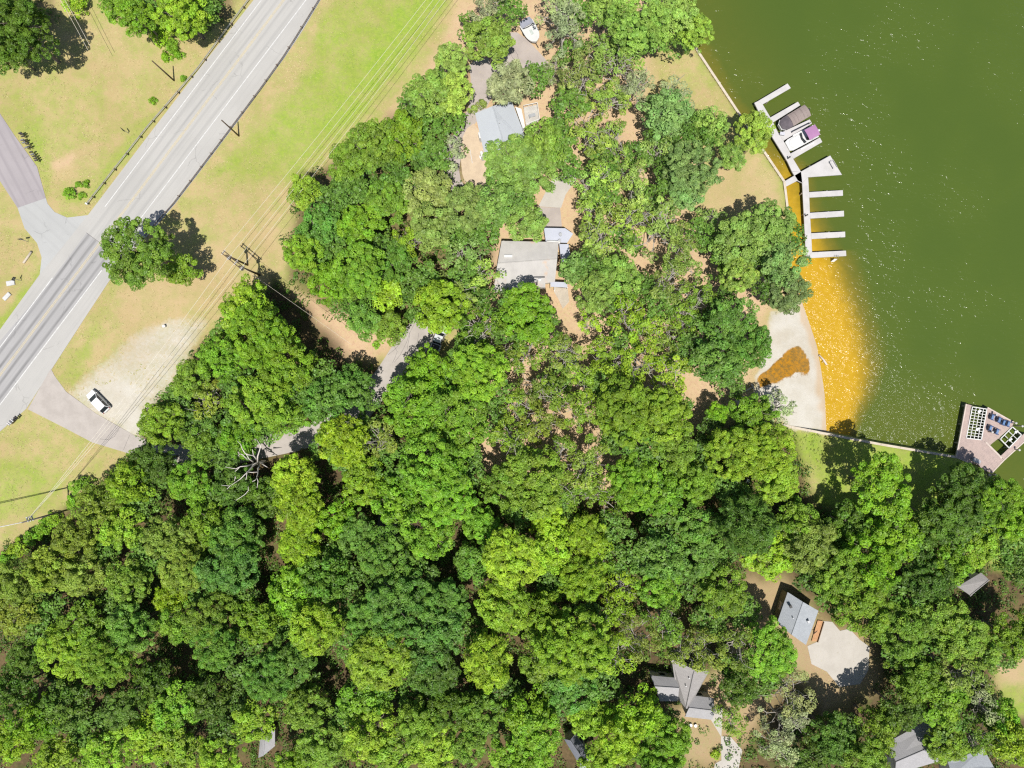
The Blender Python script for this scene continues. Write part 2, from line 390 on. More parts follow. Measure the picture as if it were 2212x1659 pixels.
# ground material: dry grass, green grass, bare soil, leaf litter, sand, stained sand
def ground_material():
    m = bpy.data.materials.new('ground_cover'); nt, bs, _ = nodes(m)
    co = coords(nt)
    n1 = noise(nt, co, .35, 6, .62); n2 = noise(nt, co, 1.7, 5, .65); n3 = noise(nt, co, 6.5, 4, .7); n4 = noise(nt, co, .09, 4, .6)
    n5 = noise(nt, co, 3.1, 3, .7)
    dry = mixc(nt, ramp(nt, n1, .35, .68), (.39, .31, .155), (.345, .295, .135))
    dry = mixc(nt, mth(nt, 'MULTIPLY', ramp(nt, n2, .52, .75), .55), dry, (.50, .41, .25))
    dry = mixc(nt, mth(nt, 'MULTIPLY', ramp(nt, n3, .55, .8), .4), dry, (.26, .22, .09))
    gr = mixc(nt, ramp(nt, n2, .3, .7), (.175, .285, .032), (.265, .345, .055))
    gr = mixc(nt, mth(nt, 'MULTIPLY', ramp(nt, n3, .52, .78), .6), gr, (.12, .20, .025))
    gr = mixc(nt, mth(nt, 'MULTIPLY', ramp(nt, n5, .55, .8), .55), gr, (.40, .36, .15))
    gf = mth(nt, 'ADD', attr(nt, 'green'), mth(nt, 'ADD', mth(nt, 'MULTIPLY_ADD', n1, 1.5, -.75), mth(nt, 'MULTIPLY_ADD', n2, 1.2, -.6)), clamp=True)
    c = mixc(nt, gf, dry, gr)
    bare = mixc(nt, ramp(nt, n2, .35, .7), (.52, .375, .25), (.43, .29, .19))
    bare = mixc(nt, mth(nt, 'MULTIPLY', ramp(nt, n3, .55, .8), .4), bare, (.27, .17, .10))
    bf = mth(nt, 'ADD', attr(nt, 'bare'), mth(nt, 'MULTIPLY', mth(nt, 'MULTIPLY_ADD', n2, 1.4, -.72), ramp(nt, attr(nt, 'bare'), 0, .3)), clamp=True)
    c = mixc(nt, bf, c, bare)
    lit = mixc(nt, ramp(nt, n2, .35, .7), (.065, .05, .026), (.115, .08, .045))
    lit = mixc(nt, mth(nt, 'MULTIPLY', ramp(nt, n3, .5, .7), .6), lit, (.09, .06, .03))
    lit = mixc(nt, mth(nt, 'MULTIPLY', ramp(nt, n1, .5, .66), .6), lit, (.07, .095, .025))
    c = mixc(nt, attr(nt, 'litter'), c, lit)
    sand = mixc(nt, ramp(nt, n1, .35, .7), (.475, .455, .41), (.425, .40, .345))
    sand = mixc(nt, mth(nt, 'MULTIPLY', ramp(nt, n3, .5, .8), .35), sand, (.36, .33, .27))
    sf = mth(nt, 'ADD', attr(nt, 'sand'), mth(nt, 'MULTIPLY', mth(nt, 'MULTIPLY_ADD', n2, 1.2, -.6), mth(nt, 'SUBTRACT', 1.0, ramp(nt, attr(nt, 'sand'), .8, 1.0))), clamp=True)
    sf = mth(nt, 'MULTIPLY', sf, ramp(nt, attr(nt, 'sand'), .02, .3))
    c = mixc(nt, sf, c, sand)
    c = mixc(nt, mth(nt, 'MULTIPLY', attr(nt, 'wet'), .75), c, (.44, .33, .22))
    alg = mixc(nt, ramp(nt, n2, .3, .7), (.36, .165, .012), (.24, .125, .02))
    alg = mixc(nt, mth(nt, 'MULTIPLY', ramp(nt, mth(nt, 'ADD', n3, mth(nt, 'MULTIPLY', n2, .8)), .85, 1.1), .75), alg, (.11, .085, .03))
    af = ramp(nt, mth(nt, 'ADD', attr(nt, 'algae'), mth(nt, 'ADD', mth(nt, 'MULTIPLY_ADD', n2, .9, -.45), mth(nt, 'MULTIPLY_ADD', n3, .5, -.25))), .28, .72)
    c = mixc(nt, mth(nt, 'MULTIPLY', af, ramp(nt, attr(nt, 'algae'), .02, .15)), c, alg)
    c = mixc(nt, mth(nt, 'MULTIPLY', ramp(nt, n4, .4, .65), .22), c, (.28, .20, .09))
    nt.links.new(c, bs.inputs['Base Color']); bs.inputs['Roughness'].default_value = .95
    bs.inputs['Specular IOR Level'].default_value = .1
    hgt = mth(nt, 'ADD', n3, mth(nt, 'MULTIPLY', n2, .8)); bump(nt, bs, hgt, .6, .12)
    return m
gv = np.stack([GX.ravel(), GY.ravel(), GZ.ravel()], 1)
ground = link('ground', npmesh('ground', gv, grid_faces(*GX.shape), ground_material(),
    dict(green=A_green.ravel(), bare=A_bare.ravel(), litter=A_litter.ravel(), sand=A_sand.ravel(), algae=A_algae.ravel(), wet=A_wet.ravel()), smooth=True))
setp(ground, kind='structure')

# ------------------------------------------------------------------ lake
def lake_material():
    m = bpy.data.materials.new('lake_water'); nt, bs, _ = nodes(m)
    co = coords(nt); sh = attr(nt, 'shallow')
    n1 = noise(nt, co, .05, 4, .6); n2 = noise(nt, co, .8, 5, .6)
    deep = mixc(nt, ramp(nt, n1, .35, .65), (.056, .090, .015), (.062, .096, .015))
    deep = mixc(nt, mth(nt, 'MULTIPLY', n2, .12), deep, (.046, .070, .013))
    mid = (.125, .115, .016)
    sfc = mth(nt, 'ADD', sh, mth(nt, 'MULTIPLY', mth(nt, 'MULTIPLY_ADD', n2, .24, -.12), ramp(nt, sh, .02, .3)), clamp=True)
    shal = mixc(nt, ramp(nt, n2, .3, .7), (.385, .228, .012), (.415, .258, .018))
    c = mixc(nt, ramp(nt, sfc, .0, .42), deep, mid); c = mixc(nt, ramp(nt, sfc, .3, .95), c, shal)
    nt.links.new(c, bs.inputs['Base Color'])
    bs.inputs['Roughness'].default_value = .9; bs.inputs['Specular IOR Level'].default_value = 0.0
    bs.inputs['Coat Weight'].default_value = 1.0; bs.inputs['Coat IOR'].default_value = 1.33; bs.inputs['Coat Roughness'].default_value = .17
    mp = N(nt, 'Mapping'); mp.inputs['Rotation'].default_value = (0, 0, math.radians(-35)); mp.inputs['Scale'].default_value = (1.0, 1.9, 1)
    nt.links.new(co, mp.inputs[0])
    w1 = noise(nt, mp.outputs[0], .6, 3, .55, .3); w2 = noise(nt, mp.outputs[0], 1.9, 2, .5)
    hgt = mth(nt, 'ADD', w1, mth(nt, 'MULTIPLY', w2, .30))
    amp = mth(nt, 'MULTIPLY_ADD', ramp(nt, noise(nt, co, .05, 4), .36, .62), .85, .45)
    bn = N(nt, 'Bump'); bn.inputs['Strength'].default_value = 1.0; bn.inputs['Distance'].default_value = LAKE_WAVE
    nt.links.new(mth(nt, 'MULTIPLY', hgt, mth(nt, 'MULTIPLY', amp, attr(nt, 'chop'))), bn.inputs['Height']); nt.links.new(bn.outputs[0], bs.inputs['Coat Normal'])
    return m
LAKE_WAVE = .72
lx = np.concatenate([np.arange(15, 104, .5), [115, 140, 200, 300, 450]]); ly = np.concatenate([[-130, -90], np.arange(-50, 82, .5), [95, 130, 200, 300, 450]])
LX, LY = np.meshgrid(lx, ly)
d, i_, t_ = seg_dist(LX, LY, shore[:17], closed=False)
wid = np.array([s[2] for s in SHORE]) * K; stg = np.array([s[3] for s in SHORE])
wi = wid[i_] * (1 - t_) + wid[i_ + 1] * t_; sg = stg[i_] * (1 - t_) + stg[i_ + 1] * t_
shallow = sg * (1 - sstep(d + 1.6 * (vnoise(LX, LY, .15, 5) - .5), wi * .15, wi * 1.3))
# a broad olive shelf outside the shallows, and choppier water where the breeze runs onto the beach
shallow = np.clip(np.maximum(shallow, .13 * (1 - sstep(seg_dist(LX, LY, shore, closed=False)[0], 2, 26))), 0, 1.2)
QX = LX + 6 * (vnoise(LX, LY, .08, 61) - .5); QY = LY + 6 * (vnoise(LX, LY, .08, 62) - .5)
chop = .36 + .64 * (1 - sstep(sdist(QX, QY, to_world([(1740, 640), (1790, 620), (1900, 760), (2060, 900), (2070, 985), (1800, 945)])), -4, 7))
lake = link('lake_water', npmesh('lake_water', np.stack([LX.ravel(), LY.ravel(), np.full(LX.size, WATER_Z)], 1), grid_faces(*LX.shape), lake_material(), dict(shallow=shallow.ravel(), chop=chop.ravel()), smooth=True))
setp(lake, kind='structure')

# ------------------------------------------------------------------ roads and paved areas
PL0, PL1 = P(613, 0), P(0, 810)       # the highway's painted centre line
def paved(name, poly, mat, z, thick=.03, jitter=.0):
    pts = [P(u, v) for u, v in poly]
    mb = MB(); mb.prism([(p.x, p.y) for p in pts], z - thick - .06, z)
    o = mb.build(name, mat); o['kind'] = 'structure'; return o
def smooth_poly(poly, it=2, keep=()):
    p = [Vector((a, b)) for a, b in poly]
    for _ in range(it):
        q = []
        for i in range(len(p)):
            a, b = p[i], p[(i + 1) % len(p)]
            q += [a * .75 + b * .25, a * .25 + b * .75]
        p = q
    return [tuple(x) for x in p]

m_hwy = road_material('highway_chipseal', (.385, .377, .36), (.23, .23, .228), .42, PL0, PL1, .5)
m_old = road_material('worn_asphalt', (.33, .325, .325), (.12, .12, .122), .85, PL0, PL1, .5)
HWY = [(700, -190), (548, 0), (443, 133), (330, 280), (192, 462), (140, 527), (88, 590), (0, 712), (-230, 1015), (-230, 1260), (0, 932), (57, 883), (110, 800),
       (180, 692), (253, 581), (333, 493), (377, 442), (427, 377), (513, 263), (613, 127), (655, 64), (690, 4), (820, -190)]
highway = paved('highway', HWY, m_hwy, .020)
paved('highway', [(187, 503), (236, 543), (240, 560), (120, 712), (0, 872), (-230, 1176), (-230, 1040), (0, 737), (98, 622)], m_old, .026)
ms = road_material('side_road_asphalt', (.315, .29, .30), (.22, .20, .215), .7, P(-30, 250), P(70, 440), .8)
ma = road_material('junction_asphalt', (.38, .385, .38), (.30, .30, .30), .4, P(60, 440), P(150, 520), .6)
paved('side_road', [(-80, 140), (0, 245), (31, 292), (80, 360), (99, 428), (38, 449), (-2, 388), (-80, 275)], ms, .018)
paved('side_road', [(38, 449), (99, 428), (103, 440), (118, 458), (145, 470), (196, 464), (215, 440), (150, 540), (86, 592), (90, 556), (80, 525), (53, 493)], ma, .014)
m_drv = pm('driveway_asphalt', (.388, .355, .328), (.33, .30, .275), .5, .9, .2)
m_con = pm('pale_concrete', (.43, .405, .37), (.38, .355, .32), .35, .9, .15)
m_dpk = pm('pinkish_asphalt', (.37, .325, .30), (.315, .275, .255), .4, .9, .2)
DRV = [(110, 796), (118, 812), (143, 846), (207, 893), (260, 923), (293, 942), (350, 960), (450, 962), (560, 944), (640, 925), (700, 900), (760, 870), (820, 790), (862, 725), (893, 690),
       (936, 692), (938, 730), (911, 775), (860, 820), (800, 900), (720, 950), (640, 975), (520, 1000), (400, 1010), (300, 990), (267, 976), (200, 956), (143, 926), (60, 884)]
paved('driveway', DRV, m_drv, .024)
paved('driveway', smooth_poly([(1095, 70), (1125, 70), (1190, 140), (1192, 152), (1100, 152), (1068, 200), (1044, 245), (1008, 290), (997, 330), (990, 380), (1010, 412), (1062, 422), (1062, 442),
      (985, 428), (958, 390), (963, 320), (998, 262), (1016, 225), (1018, 180), (1012, 128), (1080, 124)], 1), m_dpk, .016)
m_pav = pm('patio_pavers', (.50, .40, .29), (.43, .34, .25), .9, .9, .3)
paved('patio', smooth_poly([(1002, 282), (1030, 262), (1052, 345), (1064, 348), (1066, 424), (1022, 414), (1000, 390), (994, 330)], 1), m_pav, .030)
paved('driveway', [(1163, 446), (1212, 449), (1222, 420), (1246, 386), (1236, 372), (1192, 388)], m_con, .016)
paved('parking_pad', [(1158, 447), (1210, 449), (1214, 492), (1176, 493), (1164, 470)], m_dpk, .024)
q5 = zf(1880, 1400, 5.925)
paved('driveway', [q5(*p) for p in [(775, 690), (900, 700), (1010, 830), (1150, 800), (1300, 960), (1440, 1060), (1420, 1400), (1300, 1600), (1000, 1640), (820, 1420), (600, 1310), (540, 1050), (690, 985)]], m_con, .018)
q6 = zf(1560, 1560, 5.267)
paved('path', [q6(*p) for p in [(925, 1040), (1005, 850), (1075, 900), (1060, 1250), (1180, 1260), (1330, 1430), (1260, 1760), (940, 1760), (980, 1600), (1060, 1560), (1052, 1250)]], m_con, .018)

# painted lines
m_wl = pm('white_road_paint', (.56, .56, .55), (.43, .43, .425), 2.0, .7)
m_yl = pm('yellow_road_paint', (.50, .42, .25), (.39, .36, .29), 2.0, .7)
def line_off(off, v0, v1, w, mat, name, z=.032):
    d = (PL1 - PL0).normalized(); n = Vector((d.y, -d.x, 0))
    if n.x < 0: n = -n
    def at(v):
        t = ((829.5 - v) * K - PL0.y) / d.y; return PL0 + d * t
    a, b = at(v0) + n * off, at(v1) + n * off
    mb = MB(); mb.prism([tuple((a - n * w)[:2]), tuple((b - n * w)[:2]), tuple((b + n * w)[:2]), tuple((a + n * w)[:2])], z - .004, z)
    o = mb.build(name, mat); o['kind'] = 'structure'; return o
line_off(3.25, -150, 515, .075, m_wl, 'road_marking'); line_off(3.3, 560, 1150, .085, m_wl, 'road_marking')
line_off(-3.25, -150, 470, .075, m_wl, 'road_marking'); line_off(-3.05, 622, 1150, .08, m_wl, 'road_marking')
for s_ in (-.12, .12): line_off(s_, -150, 1150, .06, m_yl, 'road_marking', .033)
m_tar = pm('crack_sealant', (.16, .15, .15), (.12, .11, .11), 2, .8)
def crack(pts, w=.05, z=.034):
    P_ = [P(*p) for p in pts]; mb = MB()
    for a, b in zip(P_[:-1], P_[1:]):
        d = (b - a); L = d.length; mb.box(((a + b) / 2) + Vector((0, 0, z)), (L + w, w, .006), math.atan2(d.y, d.x))
    o = mb.build('road_crack', m_tar); o['kind'] = 'structure'
q7 = lambda x, y: (738 + x / 3 * 1.001, 553 + y / 3 * 1.001)
for c in ([(335, 570), (360, 620), (345, 660), (330, 690)], [(430, 450), (440, 520), (425, 590), (440, 640), (400, 700)], [(470, 440), (440, 500), (420, 560), (380, 640), (340, 690)],
          [(500, 500), (490, 560), (440, 600)], [(455, 430), (400, 540), (350, 600), (300, 640)]):
    crack([q7(*p) for p in c])
crack([(215, 948), (235, 950), (247, 943), (257, 928)]); crack([(267, 972), (280, 940)], .04)
crack([(187, 503), (230, 535)], .07)
for c in ([(1102, 110), (1112, 108), (1118, 118), (1120, 130)], [(1100, 112), (1108, 126), (1117, 132)]): crack(c, .05)
# ------------------------------------------------------------------ seawalls
m_cap = pm('seawall_concrete', (.52, .46, .38), (.44, .38, .30), 1.2, .9, .2)
def wall_run(name, pts_u, label, width=.42, z0=-2.6, z1=.06, cat='wall', mat=None, cap=None):
    pts = [P(u, v) for u, v in pts_u]
    r = thing(name, label, cat, (pts[0].x, pts[0].y, 0))
    mb = MB(); mc = MB()
    for a, b in zip(pts[:-1], pts[1:]):
        d = b - a; L = d.length; c = (a + b) / 2; ang = math.atan2(d.y, d.x)
        mb.box(c + Vector((0, 0, (z0 + z1 - .12) / 2)), (L + .1, width * .7, z1 - .12 - z0), ang)
        n = max(1, int(L / 3.2)); u = d.normalized()
        for k in range(n):
            mc.box(a + u * (L * (k + .5) / n) + Vector((0, 0, z1 - .06)), (L / n - .03, width, .12), ang)
    mb.build('wall_face', mat or m_cap, r); mc.build('coping', cap or m_cap, r)
    return r
wall_run('seawall', [s[:2] for s in SHORE[1:8]] + [(1704, 490), (1707, 560)], 'pale concrete seawall along the dry lawn behind the white dock')
wall_run('seawall', [(1690, 917), (1709, 922), (1794, 939), (1903, 960), (2069, 988), (2100, 1001)], 'pale concrete seawall between the green lawn and the beach and lake')
wall_run('seawall', [(2136, 1024), (2183, 1074), (2270, 1171), (2330, 1230)], 'short pale seawall beyond the wooden deck at the right edge')

# ------------------------------------------------------------------ white boat dock
m_dock = pm('dock_composite', (.47, .455, .455), (.40, .39, .385), .5, .75, .1)
m_dpile = pm('dock_piling', (.42, .36, .30), (.30, .25, .2), 2, .8)
m_white = pm('white_paint', (.64, .64, .63), (.57, .57, .56), 1.5, .45)
m_dark = pm('dark_metal', (.045, .045, .048), (.03, .03, .03), 3, .5)
m_grey = pm('grey_metal', (.38, .39, .41), (.30, .31, .33), 2, .45, metal=.3)
DZ = .05
d3 = lambda x, y: (1476 + x / 3 * 1.0009, y / 3 * 1.0009)
d4 = zf(1880, 370, 5.927); d5 = zf(1800, 180, 6.9125)
def upoly(f, pts, z): return [tuple(P(*f(*p), z)[:2]) for p in pts]
c0 = P(1740, 400, 0)
dock = thing('boat_dock', 'long white boat dock with many finger piers beside the seawall', 'dock', c0)
def slab(name, pts, z=DZ, th=.28, mat=m_dock, parent=dock):
    mb = MB(); mb.prism(pts, z - th, z); return mb.build(name, mat, parent, bevel=.03)
slab('walkway', upoly(d5, [(288, 490), (345, 462), (430, 515), (560, 735), (605, 820), (700, 1010), (780, 1130), (900, 1345), (945, 1435), (1075, 1650), (925, 1655), (845, 1480), (600, 1085), (500, 900), (390, 700)], DZ))
slab('walkway', upoly(d4, [(315, 285), (450, 284), (470, 458), (398, 424), (352, 348)], DZ - .002))
slab('finger_pier', upoly(d5, [(430, 515), (345, 462), (850, 162), (905, 240)], DZ - .003))
slab('finger_pier', upoly(d5, [(560, 735), (1025, 470), (1065, 530), (605, 820)], DZ - .003))
slab('finger_pier', upoly(d5, [(700, 1010), (1225, 768), (1262, 838), (780, 1130)], DZ - .003))
slab('finger_pier', upoly(d5, [(900, 1345), (1395, 1075), (1437, 1150), (945, 1435)], DZ - .003))
slab('platform', upoly(d4, [(355, 345), (445, 290), (872, 55), (1042, 335), (552, 370), (465, 455), (400, 420)], DZ + .003))
slab('walkway', upoly(d4, [(465, 455), (552, 370), (566, 585), (578, 885), (596, 1180), (610, 1455), (520, 1545), (497, 1080)], DZ))
for q in ([(566, 585), (1055, 557), (1057, 637), (570, 665)], [(578, 885), (1070, 855), (1073, 937), (582, 968)], [(596, 1180), (1088, 1157), (1090, 1237), (600, 1265)], [(610, 1455), (1100, 1432), (1105, 1510), (520, 1545)]):
    slab('finger_pier', upoly(d4, q, DZ - .003))
slab('gangway', upoly(d4, [(355, 345), (400, 420), (235, 505), (190, 440)], DZ + .006))
pm_ = [d4(*p) for p in [(250, 100), (500, 900), (470, 600), (515, 1500), (700, 1480), (1040, 1440), (1040, 1170), (1020, 870), (1000, 570), (700, 1180), (700, 880), (720, 590), (900, 320), (480, 300), (700, 160)]] + \
      [d5(*p) for p in [(320, 500), (860, 210), (520, 460), (590, 790), (1030, 500), (800, 640), (1230, 810), (1400, 1110), (1150, 1250)]]
for u, v in pm_:
    p = P(u, v); mb = MB(); mb.tube([(p.x, p.y, -3), (p.x, p.y, DZ - .2)], .13, 8); mb.build('piling', m_dpile, dock)
for i in range(9):      # mooring cleats along the slips
    u, v = d4(*[(820, 570), (820, 650), (840, 870), (815, 960), (850, 1165), (820, 1250), (1015, 1240), (700, 1455), (570, 210)][i])
    p = P(u, v, DZ); mb = MB(); mb.box(p + Vector((0, 0, .05)), (.32, .06, .05), .1); mb.box(p + Vector((0, 0, .02)), (.12, .08, .06), .1); mb.build('mooring_cleat', m_grey, dock)
# light pedestals standing on the walkway
for (zx, f, lab) in (((848, 1435), d5, 'slim dark lamp pedestal on the upper dock walkway beside the slips'), ((505, 935), d4, 'slim dark lamp pedestal on the lower dock walkway by the overhanging tree')):
    p = P(*f(*zx)); r = thing('lamp_pedestal', lab, 'pedestal', (p.x, p.y, DZ + .01), 0, 'lamp pedestals on the dock')
    mb = MB(); mb.box(Vector((p.x, p.y, DZ + .46)), (.16, .16, .9)); mb.build('post', m_dark, r)
    mb = MB(); mb.box(Vector((p.x, p.y, DZ + 1.0)), (.24, .24, .16)); mb.build('lamp_head', m_dark, r, bevel=.02)
# bench on the triangular platform
p = P(*d4(888, 203)); bn = thing('bench', 'grey bench on the triangular end of the white dock', 'bench', (p.x, p.y, DZ + .01), math.radians(-60))
def rbox(name, c, d, mat, par, bevel=0):      # box in the thing's own rotated axes
    mb = MB(); mb.box(Vector(c), d); return mb.build(name, mat, par, origin=(0, 0, 0), bevel=bevel)
m_bench = pm('bench_slats', (.50, .49, .49), (.42, .41, .41), 2, .6)
for k in range(3): rbox('seat_slat', (0, -.16 + .16 * k, .45), (1.5, .13, .04), m_bench, bn)
for k in range(2): rbox('back_slat', (0, .30, .62 + .18 * k), (1.5, .04, .14), m_bench, bn)
for sx in (-.6, .6): rbox('leg', (sx, .02, .21), (.06, .5, .42), m_grey, bn)
# swim ladder hung at the last finger pier
p = P(*d4(945, 1540)); ld = thing('swim_ladder', 'small metal swim ladder at the lowest finger of the white dock', 'ladder', (p.x, p.y, DZ), 0)
for sx in (-.22, .22):
    mb = MB(); mb.tube([(sx, .35, .0), (sx, .3, .75), (sx, 0, .85), (sx * 1.4, -.2, .2), (sx * 1.4, -.5, -1.7)], .03, 6); mb.build('rail', m_grey, ld, origin=(0, 0, 0))
for k in range(4): rbox('rung', (0, -.24 - .07 * k, -.05 - .33 * k), (.6, .14, .05), m_white, ld)

# ------------------------------------------------------------------ boats
def hull_rings(L, B, depth, bow=.32, n=9, z0=0.0, blunt=.15):
    "sections from stern (x=0) to bow (x=L)"
    rings = []
    for i in range(n):
        t = i / (n - 1); x = L * t
        w = B / 2 * (1 if t < 1 - bow else max(blunt, math.sqrt(max(0, 1 - ((t - 1 + bow) / bow) ** 2))))
        zt = z0 + depth + .12 * t * t; zb = z0 + .35 * depth * max(0, (t - .55) / .45) ** 2
        rings.append([(x, -w, zt), (x, -w * .9, z0 + .45 * depth), (x, -w * .5, zb + .06), (x, w * .5, zb + .06), (x, w * .9, z0 + .45 * depth), (x, w, zt)])
    return rings
def bmb(r): return dict(parent=r, origin=(0, 0, 0))
m_gel = pm('white_gelcoat', (.56, .565, .56), (.53, .53, .53), 1, .25, coat=.4)
m_beige = pm('taupe_boat_canvas', (.26, .215, .20), (.215, .175, .165), 1.4, .9, .3)
m_dcan = pm('charcoal_boat_canvas', (.085, .075, .085), (.12, .10, .115), 1.2, .8, .3)
m_purp = pm('purple_bimini_canvas', (.33, .17, .31), (.30, .155, .29), 1.2, .9, .25)
m_rub = pm('black_rubber', (.02, .02, .021), (.03, .03, .03), 3, .8)
def d5p(x, y, z=0): return P(*d5(x, y), z)
# boat under the taupe cover: bow to the lower left of the photo
bow = d5p(745, 880, .4); st = d5p(1195, 610, .4); dv = bow - st; ang = math.atan2(dv.y, dv.x); L1 = dv.length
b1 = thing('covered_boat', 'motor boat under a taupe ribbed canopy in the upper slip of the white dock', 'boat', (st.x, st.y, -.75), ang)
B1 = 2.35
mb = MB(); mb.loft(hull_rings(L1 + .25, B1 * .93, .85, .22, 10, blunt=.55)); mb.build('hull', m_gel, smooth=False, **bmb(b1))
def arch(x, w, zc, rise, n=7): return [(x, -w + 2 * w * k / (n - 1), zc + rise * (1 - (2 * k / (n - 1) - 1) ** 2)) for k in range(n)]
def canopy(xs, w, zc, rise, th=.05):
    rings = []
    for x, ws in xs:
        top = arch(x, w * ws, zc, rise); bot = [(a, b, c - th) for a, b, c in top[::-1]]; rings.append(top + bot)
    mb = MB(); mb.loft(rings); return mb
nb = 6
for k in range(nb):     # ribbed cover panels, each sagging slightly between the bows
    xa = .05 + (L1 * .66) * k / nb; xb = .05 + (L1 * .66) * (k + 1) / nb - .02
    canopy([(xa, 1), ((xa + xb) / 2, .985), (xb, 1)], B1 / 2, 1.12 + .015 * (k % 2), .34).build('cover_panel', m_beige, **bmb(b1))
canopy([(L1 * .66, 1.0), (L1 * .82, .98), (L1 * .93, .86), (L1 * 1.0, .62), (L1 * 1.03, .3)], B1 / 2, 1.10, .27).build('bow_cover', m_dcan, **bmb(b1))
mb = MB(); mb.tube([(L1 * .93, -B1 * .46, .98), (L1 * 1.0, -B1 * .33, 1.0), (L1 * 1.035, 0, 1.02), (L1 * 1.0, B1 * .33, 1.0), (L1 * .93, B1 * .46, .98)], .06, 6); mb.build('bow_rim', m_gel, **bmb(b1))
mb = MB(); mb.box((-.28, 0, .55), (.5, .45, .8)); mb.build('outboard_motor', m_dark, bevel=.08, **bmb(b1))
for sy in (-1, 1):
    for x in (.5, L1 * .55): mb = MB(); mb.tube([(x, sy * B1 * .45, .8), (x, sy * B1 * .46, 1.14)], .025, 5); mb.build('canopy_post', m_grey, **bmb(b1))
# open white boat with the purple bimini
bow = d5p(848, 1225, .3); st = d5p(1335, 965, .3); dv = bow - st; ang = math.atan2(dv.y, dv.x); L2 = dv.length
b2 = thing('deck_boat', 'white deck boat with purple bimini top on a lift at the white dock', 'boat', (st.x, st.y, -.72), ang)
B2 = 2.3
mb = MB(); mb.loft(hull_rings(L2, B2, .9, .12, 10, blunt=.8)); mb.build('hull', m_gel, bevel=.02, **bmb(b2))
mb = MB()
for r in range(3):
    w = B2 * (.40 - .09 * r); x0 = L2 * .52 + .1 * r; x1 = L2 * (.93 - .07 * r)
    n = 10; pts = [(x0, -w), (x0, w)] + [(x0 + (x1 - x0) * (.55 + .45 * math.sin(t)), w * math.cos(t)) for t in [math.pi * k / n for k in range(n + 1)]]
    mb2 = MB(); mb2.prism(pts, 1.0 + .05 * r, 1.07 + .05 * r); mb2.build('bow_seating', m_gel if r != 1 else m_white, bevel=.015, **bmb(b2))
mb = MB(); mb.loft([[(L2 * .50, -B2 * .42, 1.0), (L2 * .47, -B2 * .42, 1.42), (L2 * .455, -B2 * .42, 1.42), (L2 * .485, -B2 * .42, 1.0)],
                    [(L2 * .56, 0, 1.0), (L2 * .52, 0, 1.46), (L2 * .505, 0, 1.46), (L2 * .545, 0, 1.0)],
                    [(L2 * .50, B2 * .42, 1.0), (L2 * .47, B2 * .42, 1.42), (L2 * .455, B2 * .42, 1.42), (L2 * .485, B2 * .42, 1.0)]]); mb.build('windscreen', glass(), **bmb(b2))
canopy([(L2 * .06, 1), (L2 * .24, 1.0), (L2 * .42, 1)], B2 * .45, 2.2, .12).build('bimini_top', m_purp, **bmb(b2))
for sy in (-1, 1):
    for a in (.08, .4): mb = MB(); mb.tube([(L2 * .25, sy * B2 * .46, 1.0), (L2 * a, sy * B2 * .44, 2.2)], .025, 5); mb.build('bimini_frame', m_grey, **bmb(b2))
mb = MB(); mb.box((-.42, .1, .75), (.62, .42, .55)); mb.build('outboard_motor', m_gel, bevel=.09, **bmb(b2))
mb = MB(); mb.box((-.2, -.1, .92), (.3, B2 * .8, .08)); mb.build('swim_platform', m_gel, bevel=.02, **bmb(b2))
mb = MB(); mb.box((L2 * .2, .35, 1.02), (.5, .5, .5)); mb.box((L2 * .34, .5, 1.05), (.3, .6, .5)); mb.build('console', m_dark, bevel=.05, **bmb(b2))
# lift beams beside it
lf = d5p(920, 990, .2); lt = d5p(1210, 845, .2); dv = lt - lf; lift0 = thing('boat_lift', 'white boat lift with dark guide bars under the purple topped boat', 'boat lift', (lf.x, lf.y, DZ + .01), math.atan2(dv.y, dv.x))
for x_ in (0, dv.length): mb = MB(); mb.tube([(x_, 0, .0), (x_, 0, .7)], .06, 6); mb.build('guide_post', m_dark, **bmb(lift0))
mb = MB(); mb.tube([(-.1, 0, .66), (dv.length + .1, 0, .66)], .075, 6); mb.build('guide_bar', m_dark, **bmb(lift0))
mb = MB(); mb.box((dv.length * .5 + .2, -.62, .12), (dv.length + .6, .22, .2)); mb.build('side_beam', m_white, **bmb(lift0))
mb = MB(); mb.box((dv.length * .4, -3.45, .1), (dv.length * .8, .2, .2)); mb.build('side_beam', m_white, **bmb(lift0))
p = d5p(745, 1025); bx = thing('storage_box', 'small grey storage box on the dock below the covered boat', 'box', (p.x, p.y, DZ + .004), math.radians(-10))
rbox('box_body', (0, 0, .22), (.85, .5, .44), m_grey, bx, .02); rbox('lid', (0, 0, .47), (.9, .55, .06), pm('pale_grey_plastic', (.5, .5, .55), None, 2, .5), bx, .015)

